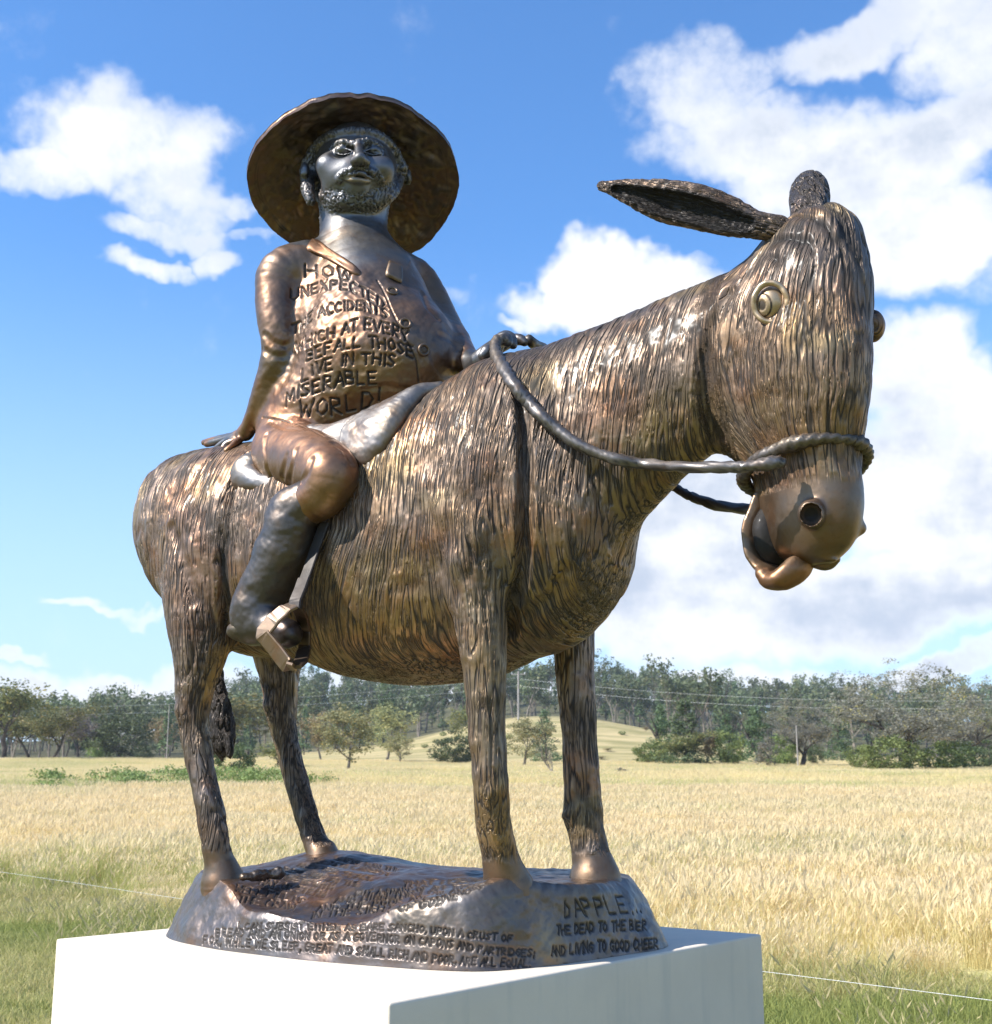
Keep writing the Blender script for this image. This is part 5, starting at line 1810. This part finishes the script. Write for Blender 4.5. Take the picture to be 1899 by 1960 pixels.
TREES = [
    ('gum_tree', 'gum', 22, 1462, 1308, 130, 'tall dark gum with a rounded crown at the left edge of the picture', 'tree'),
    ('gum_tree', 'gum2', 112, 1464, 1348, 105, 'dark gum leaning over the road, second tree from the left edge', 'tree'),
    ('gum_tree', 'gum', 75, 1460, 1372, 90, 'low drooping gum between the two dark gums at the left edge', 'tree'),
    ('bare_tree', 'mauve', 165, 1456, 1352, 80, 'thin mauve brown tree standing left of the dark round tree', 'tree'),
    ('gum_tree', 'gum2', 138, 1450, 1346, 60, 'olive crown rising behind the mauve brown tree', 'tree'),
    ('dark_tree', 'dense', 242, 1456, 1362, 108, 'dense dark green round tree at the left end of the paddock', 'tree'),
    ('green_tree', 'shrub2', 205, 1455, 1398, 55, 'bright green shrub at the left foot of the dark round tree', 'shrub'),
    ('shrub', 'dense2', 285, 1452, 1418, 38, 'low dark shrub at the right foot of the dark round tree', 'shrub'),
    ('rusty_tree', 'rust', 328, 1448, 1366, 62, 'rusty brown tree left of the near hind leg', 'tree'),
    ('green_tree', 'cyp', 290, 1440, 1378, 45, 'blue green tree behind the rusty brown tree', 'tree'),
    ('gum_tree', 'gum', 470, 1462, 1326, 150, 'broad olive gum seen between the hind legs', 'tree'),
    ('gum_tree', 'gum2', 430, 1458, 1345, 70, 'narrow gum just right of the near hind leg', 'tree'),
    ('round_shrub', 'dense', 449, 1505, 1436, 84, 'round dark green bush below the tail in the paddock', 'shrub'),
    ('shrub', 'gum', 540, 1474, 1418, 66, 'small olive shrub beside the far hind leg', 'shrub'),
    ('pale_gum', 'pale', 670, 1491, 1352, 92, 'pale gum standing alone in the paddock under the belly', 'tree'),
    ('gum_tree', 'pale2', 742, 1464, 1344, 92, 'yellow green gum right of the lone pale gum', 'tree'),
    ('rusty_tree', 'rust', 620, 1462, 1362, 58, 'rusty brown tree left of the lone pale gum', 'tree'),
    ('shrub', 'pale', 768, 1466, 1404, 48, 'small rounded gum at the foot of the grassy knoll', 'shrub'),
    ('dark_tree', 'dense2', 872, 1465, 1394, 82, 'dark rounded tree just left of the near front leg', 'tree'),
    ('gum_tree', 'gum', 898, 1462, 1345, 70, 'grey green gum behind the near front leg', 'tree'),
    ('pale_gum', 'pale2', 1000, 1470, 1366, 92, 'soft grey green gum between the front legs', 'tree'),
    ('green_tree', 'cyp2', 1042, 1462, 1358, 55, 'darker tree behind the grey green gum between the front legs', 'tree'),
    ('bare_tree', 'bare', 1060, 1500, 1408, 52, 'small leafless tree beside the far front leg', 'tree'),
    ('shrub', 'silver', 1186, 1497, 1476, 26, 'tiny dark sapling alone in the paddock right of the legs', 'shrub'),
    ('shrub', 'shrub', 1245, 1472, 1422, 66, 'light green shrub at the left end of the right tree belt', 'shrub'),
    ('cypress', 'cyp', 1305, 1474, 1342, 86, 'tall green cypress pine in front of the wooded hill', 'tree'),
    ('cypress', 'cyp2', 1262, 1468, 1352, 58, 'narrower cypress pine left of the tallest one', 'tree'),
    ('gum_tree', 'gum2', 1298, 1474, 1398, 82, 'dark olive gum below the tall cypress pine', 'tree'),
    ('shrub', 'rust', 1345, 1474, 1402, 44, 'brownish shrub between the cypress and the light green shrub', 'shrub'),
    ('green_tree', 'shrub2', 1388, 1474, 1400, 56, 'light green upright shrub in the tree belt', 'shrub'),
    ('cypress', 'cyp', 1385, 1466, 1364, 50, 'cypress pine behind the light green upright shrub', 'tree'),
    ('cypress', 'cyp2', 1440, 1468, 1352, 66, 'green cypress pine left of the grey gum', 'tree'),
    ('shrub', 'silver', 1460, 1478, 1412, 44, 'silvery shrub in front of the cypress pines', 'shrub'),
    ('shrub', 'shrub', 1490, 1474, 1406, 48, 'green shrub right of the silvery shrub', 'shrub'),
    ('gum_tree', 'box', 1524, 1474, 1328, 108, 'grey gum with a dark trunk left of the largest tree', 'tree'),
    ('shrub', 'silver', 1502, 1472, 1402, 36, 'second silvery shrub under the grey gum', 'shrub'),
    ('shrub', 'dense', 1548, 1468, 1422, 34, 'small round dark green shrub right of the grey gum', 'shrub'),
    ('box_tree', 'box', 1728, 1480, 1268, 262, 'largest tree, a wide grey crown with forked dark trunk at the right', 'tree'),
    ('gum_tree', 'box', 1850, 1470, 1322, 150, 'grey gum behind the right side of the largest tree', 'tree'),
    ('shrub', 'shrub2', 1640, 1480, 1426, 58, 'pale green shrub left of the foot of the largest tree', 'shrub'),
    ('round_shrub', 'shrub', 1690, 1484, 1406, 96, 'tall green shrub at the foot of the largest tree', 'shrub'),
    ('round_shrub', 'shrub2', 1786, 1480, 1414, 108, 'round bright green shrub right of the largest trunk', 'shrub'),
    ('round_shrub', 'dense2', 1848, 1474, 1410, 82, 'dark green shrub behind the round bright green shrub', 'shrub'),
    ('shrub', 'rust', 1890, 1472, 1436, 50, 'brown low shrub at the right edge of the picture', 'shrub'),
    ('gum_tree', 'gum2', 1885, 1462, 1340, 70, 'olive gum at the right edge of the picture', 'tree'),
    ('green_tree', 'cyp', 1600, 1462, 1356, 60, 'bright green cypress pine left of the largest tree', 'tree'),
]
for i, (nm, key, px, base, top, w, lab, cat) in enumerate(TREES):
    plant(nm, key, px, base, top, w, lab, cat, rot=(i * 2.4) % 6.28)

for i, (px, d, w, h) in enumerate([(975, 172, 14, 9), (1010, 186, 10, 8), (1090, 168, 16, 8), (1128, 182, 12, 9), (1160, 160, 18, 9), (1188, 176, 13, 8), (1215, 158, 16, 12), (1232, 184, 12, 10), (815, 172, 13, 8), (850, 186, 12, 9), (1150, 152, 20, 7)]):
    x_ = from_px(px, d); b_ = 1498 - (float(ground_z(np.array(x_), np.array(float(d)))) - EYE) / d * FP
    plant('scrub_bush', ['shrub', 'rust', 'shrub2'][i % 3], px, b_, b_ - h, w, 'low scrub bush scattered on the grassy knoll before the wooded hill', 'shrub', 'scrub bushes on the grassy knoll', i * 1.3, float(d))

# ---- the wooded hill
FAR = []


def far_tree(seed, kind):
    rs = np.random.default_rng(seed)
    if kind == 0:
        t, tips = limbs(rs, 9, 5.0, .55, .18, 2, 4, up=.5); V, F, var = leaves(rs, tips, 16, .95, .26, .8); mat = L_FAR
    elif kind == 1:
        t, tips = limbs(rs, 9, 5.6, .2, .15, 1, 5); cs = blob_centres(rs, 46, 1.5, 1.5, 7.6, 1.2, 'cone'); V, F, var = leaves(rs, cs, 12, .55, .24, 1.0); mat = L_PINE
    elif kind == 2:
        t, tips = limbs(rs, 9, 4.2, .6, .13, 3, 3, up=.7); V, F, var = leaves(rs, tips[::2], 3, .4, .10, 1); mat = L_MAUVE
    else:
        t, tips = limbs(rs, 9, 4.6, .7, .18, 2, 4, up=.4); V, F, var = leaves(rs, tips, 18, 1.05, .26, .7); mat = L_FAR
    tv, tf = join(t)
    nV = len(tv)
    me = np_mesh('hill_tree', np.concatenate([tv, V]), np.concatenate([tf, F + nV]), False)
    attr(me, 'var', np.concatenate([np.zeros(nV), var]))
    me.materials.append(B_PALE if kind in (0, 3) else B_DARK); me.materials.append(mat)
    me.polygons.foreach_set('material_index', np.concatenate([np.zeros(len(tf), np.int32), np.ones(len(F), np.int32)]))
    return me


for s_, k_ in [(31, 0), (32, 0), (33, 3), (34, 1), (35, 1), (36, 2), (37, 3)]:
    FAR.append(far_tree(s_, k_))
rs = np.random.default_rng(5)
KIND = ['spreading gum', 'spreading gum', 'grey gum', 'dark cypress pine', 'dark cypress pine', 'leafless grey tree', 'grey gum']
GRP = ['gums on the wooded hill', 'gums on the wooded hill', 'grey gums on the wooded hill', 'cypress pines on the wooded hill', 'cypress pines on the wooded hill', 'leafless trees on the wooded hill', 'grey gums on the wooded hill']
LBL = {'gums on the wooded hill': 'spreading olive gum among the trees on the far wooded hill', 'grey gums on the wooded hill': 'greyish gum among the trees on the far wooded hill',
       'cypress pines on the wooded hill': 'pointed green cypress pine on the far wooded hill', 'leafless trees on the wooded hill': 'thin leafless tree standing up from the far wooded hill'}
cands = []
for y in np.concatenate([np.arange(205, 300, 8), np.arange(300, 400, 10)]):
    half = y * .66
    n = int(2 * half / 7.0)
    for i in range(n):
        x = -half + (i + rs.uniform(0, 1)) * 2 * half / n
        yy = y + rs.uniform(-4, 4)
        px = CX + x / yy * FP
        if yy < 232 and 770 < px < 1262: continue
        cands.append((x, yy))
cands = np.array(cands)
zz = ground_z(cands[:, 0], cands[:, 1])
# the front rank and the ones along the crest stand as single trees, the rest is the mass of the wood
order = np.argsort(np.where(cands[:, 1] > 372, 200, cands[:, 1]) + rs.uniform(0, 12, len(cands)) + 1000 * (np.abs(cands[:, 0]) > .41 * cands[:, 1]))
single = set(order[:235].tolist())
wood = []
for i, (x, y) in enumerate(cands):
    k = int(rs.choice(7, p=[.21, .19, .13, .19, .14, .03, .11])); s = rs.uniform(.72, 1.22); a = rs.uniform(0, 6.28)
    if i in single:
        o = link('hill_tree', FAR[k]); o.location = (x, y, zz[i] - .2); o.scale = (s, s, s * rs.uniform(.9, 1.15)); o.rotation_euler = (0, 0, a)
        tag(o, LBL[GRP[k]], 'tree', GRP[k])
    else:
        wood.append((x, y, zz[i] - .2, k, s, a))


# ---- scattering with geometry nodes: one object, instances of a few pieces
def scatter(name, pts, protos, label=None, cat=None):
    """pts rows: x, y, z, variant, scale, angle"""
    P = np.array(pts, float)
    me = bpy.data.meshes.new(name)
    me.vertices.add(len(P)); me.vertices.foreach_set('co', P[:, :3].astype(np.float32).ravel())
    attr(me, 'pick', P[:, 3]); attr(me, 'size', P[:, 4]); attr(me, 'turn', P[:, 5])
    o = link(name, me)
    gt = bpy.data.node_groups.new(name, 'GeometryNodeTree')
    gt.interface.new_socket('Geometry', in_out='INPUT', socket_type='NodeSocketGeometry')
    gt.interface.new_socket('Geometry', in_out='OUTPUT', socket_type='NodeSocketGeometry')
    gi = gt.nodes.new('NodeGroupInput'); go = gt.nodes.new('NodeGroupOutput'); jn = gt.nodes.new('GeometryNodeJoinGeometry')

    def na(nm):
        n = gt.nodes.new('GeometryNodeInputNamedAttribute'); n.data_type = 'FLOAT'; n.inputs[0].default_value = nm; return n.outputs[0]
    pick, size, turn = na('pick'), na('size'), na('turn')
    rot = gt.nodes.new('ShaderNodeCombineXYZ'); gt.links.new(turn, rot.inputs[2])
    for i, pm in enumerate(protos):
        po = bpy.data.objects.new(pm.name, pm)
        oi = gt.nodes.new('GeometryNodeObjectInfo'); oi.inputs[0].default_value = po
        cp = gt.nodes.new('FunctionNodeCompare'); cp.data_type = 'FLOAT'; cp.operation = 'EQUAL'
        gt.links.new(pick, cp.inputs[0]); cp.inputs[1].default_value = i; cp.inputs['Epsilon'].default_value = .1
        ip = gt.nodes.new('GeometryNodeInstanceOnPoints')
        gt.links.new(gi.outputs[0], ip.inputs['Points']); gt.links.new(cp.outputs[0], ip.inputs['Selection'])
        gt.links.new(oi.outputs['Geometry'], ip.inputs['Instance']); gt.links.new(rot.outputs[0], ip.inputs['Rotation']); gt.links.new(size, ip.inputs['Scale'])
        gt.links.new(ip.outputs[0], jn.inputs[0])
    gt.links.new(jn.outputs[0], go.inputs[0])
    md = o.modifiers.new('scatter', 'NODES'); md.node_group = gt
    tag(o, label, cat, kind='stuff')
    return o


scatter('woodland', wood, FAR)


# ---- grass
def blades(rs, n, area, h0, h1, w, lean, seed_head=0.0, mat=None):
    x = rs.uniform(-area / 2, area / 2, n); y = rs.uniform(-area / 2, area / 2, n)
    h = rs.uniform(h0, h1, n); a = rs.uniform(0, 2 * math.pi, n); L = rs.uniform(.1, 1, n) * lean * h
    dx, dy = np.cos(a) * L + .10 * h, np.sin(a) * L
    b = a + rs.uniform(-1, 1, n); wx, wy = np.cos(b) * w / 2, np.sin(b) * w / 2
    z = np.zeros(n)
    base = np.stack([x, y, z - .02], 1); mid = np.stack([x + dx * .35, y + dy * .35, h * .6], 1); tip = np.stack([x + dx, y + dy, h], 1)
    W = np.stack([wx, wy, z], 1)
    Vs = [base - W, base + W, mid + W * .9, mid - W * .9, tip + W * .35, tip - W * .35]
    V = np.stack(Vs, 1).reshape(-1, 3); k = np.arange(n)[:, None] * 6
    F = np.concatenate([k + np.array([[0, 1, 2, 3]]), k + np.array([[3, 2, 4, 5]])])
    var = np.repeat(rs.uniform(0, .75, n), 6)
    if seed_head:
        m = rs.uniform(0, 1, n) < seed_head; t = tip[m]; nn = len(t)
        u = tip[m] - mid[m]; u /= np.linalg.norm(u, axis=1, keepdims=True)
        s = W[m] / (w / 2) * rs.uniform(.006, .012, (nn, 1)); hh = rs.uniform(.05, .11, (nn, 1))
        HV = np.stack([t - u * hh, t - u * hh * .4 + s, t + u * hh * .5, t - u * hh * .4 - s], 1).reshape(-1, 3)
        F = np.concatenate([F, len(V) + np.arange(nn * 4).reshape(-1, 4)]); V = np.concatenate([V, HV])
        var = np.concatenate([var, np.repeat(rs.uniform(.84, 1, nn), 4)])
    me = np_mesh('grass_patch', V, F, False); attr(me, 'var', var); me.materials.append(mat)
    return me


def grass_mat(name, low, a, b, head, hgt):
    m = bpy.data.materials.new(name); m.use_nodes = True
    t = m.node_tree
    for n in list(t.nodes): t.nodes.remove(n)
    g = NG(t)
    v = g.new('ShaderNodeAttribute', attribute_name='var').outputs['Fac']
    geo = g.new('ShaderNodeNewGeometry').outputs['Position']
    c = g.mix(g.rng(v, 0, .75), a, b)
    mp = g.new('ShaderNodeMapping'); g.put(mp.inputs[0], geo); mp.inputs['Scale'].default_value = (.10, .22, .1)
    n1 = g.noise(mp.outputs[0], 1.3, 4, .6)
    c = g.mix(g.rng(n1, .54, .68, 0, .35), c, head)
    mp2 = g.new('ShaderNodeMapping'); g.put(mp2.inputs[0], geo); mp2.inputs['Scale'].default_value = (.05, .16, .1); mp2.inputs['Location'].default_value = (4, 9, 0)
    c = g.mix(g.rng(g.noise(mp2.outputs[0], 1.5, 4, .6), .47, .60, 0, .8), c, low)
    c = g.mix(g.rng(v, .80, .84), c, head)
    if hgt:
        at_ = g.new('ShaderNodeAttribute', attribute_name='green').outputs['Fac']
        ob = g.new('ShaderNodeSeparateXYZ'); g.put(ob.inputs[0], geo)
    d = g.new('ShaderNodeBsdfPrincipled'); g.put(d.inputs['Base Color'], c); d.inputs['Roughness'].default_value = .65; d.inputs['Specular IOR Level'].default_value = .25
    tr = g.new('ShaderNodeBsdfTranslucent'); g.put(tr.inputs[0], c)
    mx = g.new('ShaderNodeMixShader'); mx.inputs[0].default_value = .45
    t.links.new(d.outputs[0], mx.inputs[1]); t.links.new(tr.outputs[0], mx.inputs[2])
    o = g.new('ShaderNodeOutputMaterial'); t.links.new(mx.outputs[0], o.inputs[0])
    return m


G_DRY = grass_mat('dry_grass', (.42, .45, .17), (.68, .57, .27), (.80, .70, .38), (.80, .65, .40), 0)
G_GREEN = grass_mat('mown_grass', (.27, .31, .08), (.38, .38, .13), (.60, .52, .25), (.6, .5, .27), 0)
rs = np.random.default_rng(77)
tall = [blades(rs, 760, 1.1, .28, .58, .0038, .5, .5, G_DRY) for _ in range(3)]
far = [blades(rs, 1100, 2.6, .22, .45, .009, .6, .35, G_DRY) for _ in range(2)]
short = [blades(rs, 1500, 1.1, .03, .11, .006, .9, 0, G_GREEN) for _ in range(3)]
mixd = [blades(rs, 300, 1.0, .08, .30, .006, .8, .3, G_GREEN) for _ in range(2)]
pts = []
step = .62
for y in np.arange(8, 46, step):
    for x in np.arange(-y * .50 - 5, y * .50 + 5, step):
        xx, yy = x + rs.uniform(-.3, .3), y + rs.uniform(-.3, .3)
        b = beyond(xx, yy) + .5 * math.sin(xx * 1.3) + rs.uniform(-.5, .5) - (1.6 if rs.uniform() < .3 else 0)
        if b > 0: pts.append((xx, yy, 0, rs.integers(0, 3), rs.uniform(.6, 1.25) * (.5 if b < .6 else .75 if b < 1.6 else 1), rs.uniform(-.6, .6)))
        elif b > -2.6 and rs.uniform() < .45: pts.append((xx, yy, 0, 5 + rs.integers(0, 2), rs.uniform(.6, 1.2), rs.uniform(0, 6.28)))
for y in np.arange(46, 132, 1.7):
    for x in np.arange(-y * .62 - 4, y * .62 + 4, 1.7):
        pts.append((x + rs.uniform(-1, 1), y + rs.uniform(-1, 1), 0, 3 + rs.integers(0, 2), rs.uniform(.8, 1.1), rs.uniform(-.6, .6)))
P = np.array(pts); P[:, 2] = ground_z(P[:, 0], P[:, 1])
scatter('tall_grass', P, tall + far + mixd)
pts = []
for y in np.arange(5, 21, .7):
    for x in np.arange(-y * .46 - 5, y * .46 + 5, .7):
        if beyond(x, y) < .6: pts.append((x + rs.uniform(-.2, .2), y + rs.uniform(-.2, .2), 0, rs.integers(0, 3), rs.uniform(.8, 1.3), rs.uniform(0, 6.28)))
P = np.array(pts); P[:, 2] = ground_z(P[:, 0], P[:, 1])
scatter('mown_grass', P, short)

# low green growth in the dip on the left
cs = []
for i in range(210):
    px = rs.uniform(90, 640) if i % 3 else rs.uniform(230, 560); d = rs.uniform(47, 58)
    if px > 560 and rs.uniform() < .6: continue
    x = from_px(px, d); cs.append((x, d, float(ground_z(np.array(x), np.array(d))) + rs.uniform(.05, .55)))
cs = np.array(cs)
V, F_, var = leaves(rs, cs, 110, rs.uniform(.35, .75, len(cs)), .060, .6)
me = leaf_mesh('undergrowth', V, F_, var, L_SHRUB)
tag(link('undergrowth', me), kind='stuff')

# pale gravel track on the far left
tv = []; tf = []
for i, x in enumerate(np.linspace(-80, -33, 24)):
    for yy in (131.0, 135.5): tv.append((x, yy, float(ground_z(np.array(x), np.array(yy))) + .35))
tf = [(2 * i, 2 * i + 2, 2 * i + 3, 2 * i + 1) for i in range(23)]
gm = bark_mat('gravel', (.50, .42, .34), (.42, .35, .28))
tag(link('gravel_track', np_mesh('gravel_track', tv, tf), gm), kind='structure')


# ------------------------------------------------------------------ poles, wires
def simple_tube(name, pts, r, mat, nv=8):
    V, F = tube_np([tuple(p) + (r if not hasattr(r, '__len__') else r[i],) for i, p in enumerate(pts)], nv)
    me = np_mesh(name, V, F); me.materials.append(mat); return me


WOODP = bark_mat('weathered_wood', (.36, .33, .30), (.26, .235, .21))
WIRE = bpy.data.materials.new('wire'); WIRE.use_nodes = True
_p = WIRE.node_tree.nodes['Principled BSDF']; _p.inputs['Base Color'].default_value = (.62, .62, .60, 1); _p.inputs['Metallic'].default_value = .3; _p.inputs['Roughness'].default_value = .5


def pole(px, base, top, d, label, arm=True, k=1.0):
    x = from_px(px, d); z0 = float(ground_z(np.array(x), np.array(d))); z1 = EYE + (1498 - top) / FP * d
    o = bpy.data.objects.new('utility_pole', None); COL.objects.link(o); o.location = (x, d, z0)
    tag(o, label, 'utility pole')
    h = z1 - z0
    link('pole', simple_tube('pole', [(0, 0, -.4), (0, 0, h * .5), (0, 0, h)], (.19 * k, .16 * k, .13 * k), WOODP), [], o)
    if not arm: return x, d, z1
    link('crossarm', simple_tube('crossarm', [(-1.1, 0, h - .5), (0, 0, h - .5), (1.1, 0, h - .5)], .07, WOODP, 4), [], o)
    for sx in (-1.0, 1.0):
        link('insulator', simple_tube('insulator', [(sx, 0, h - .45), (sx, 0, h - .3), (sx, 0, h - .2)], (.05, .08, .04), WIRE, 6), [], o)
    return x, d, z1


pa = pole(992, 1440, 1290, 205, 'tall grey utility pole rising among the trees between the front legs')
pb = pole(330, 1455, 1352, 150, 'thin pale utility pole left of the near hind leg', False, .35)
pc = pole(1517, 1478, 1392, 101, 'short pale pole in front of the silvery shrubs at the right', False, .35)


def wire(p, q, sag, label, r=.014):
    p, q = np.array(p), np.array(q)
    pts = [tuple(p * (1 - t) + q * t - np.array([0, 0, 4 * sag * t * (1 - t)])) for t in np.linspace(0, 1, 26)]
    tag(link('power_line', simple_tube('power_line', pts, r, WIRE, 5)), label, 'power line')


def wp(px, py, d):
    return np.array([from_px(px, d), d, EYE + (1498 - py) / FP * d])


wire(wp(988, 1303, 205), wp(-150, 1362, 170), 1.2, 'upper power line running left from the tall pole')
wire(wp(988, 1318, 205), wp(-150, 1376, 165), 1.2, 'lower power line running left from the tall pole')
wire(wp(996, 1305, 205), wp(2100, 1340, 170), 1.6, 'upper power line running right from the tall pole')
wire(wp(996, 1318, 205), wp(2100, 1352, 165), 1.8, 'lower power line running right from the tall pole')

# thin white electric fence wire along the edge of the mown strip
w0 = np.array([-9.6, 21.1]); w1 = np.array([4.6, 5.3])
pts = [(w0[0] * (1 - t) + w1[0] * t, w0[1] * (1 - t) + w1[1] * t, .47 + .02 * math.sin(t * 9)) for t in np.linspace(0, 1, 40)]
tag(link('fence_wire', simple_tube('fence_wire', pts, .0017, WIRE, 6)), 'thin white fence wire strung across the grass behind the plinth', 'wire')


# ------------------------------------------------------------------ the air
def haze():
    bm = bmesh.new(); bmesh.ops.create_cube(bm, size=1)
    for v in bm.verts: v.co = Vector((v.co.x * 2400, v.co.y * 1300 + 460, -1.6 if v.co.z < 0 else 70))
    me = bpy.data.meshes.new('haze'); bm.to_mesh(me); bm.free()
    m = bpy.data.materials.new('haze'); m.use_nodes = True
    t = m.node_tree
    for n in list(t.nodes): t.nodes.remove(n)
    v = t.nodes.new('ShaderNodeVolumePrincipled'); o = t.nodes.new('ShaderNodeOutputMaterial')
    v.inputs['Color'].default_value = (.80, .88, 1.0, 1); v.inputs['Density'].default_value = .00022
    t.links.new(v.outputs[0], o.inputs['Volume'])
    tag(link('haze', me, m), kind='stuff')


haze()
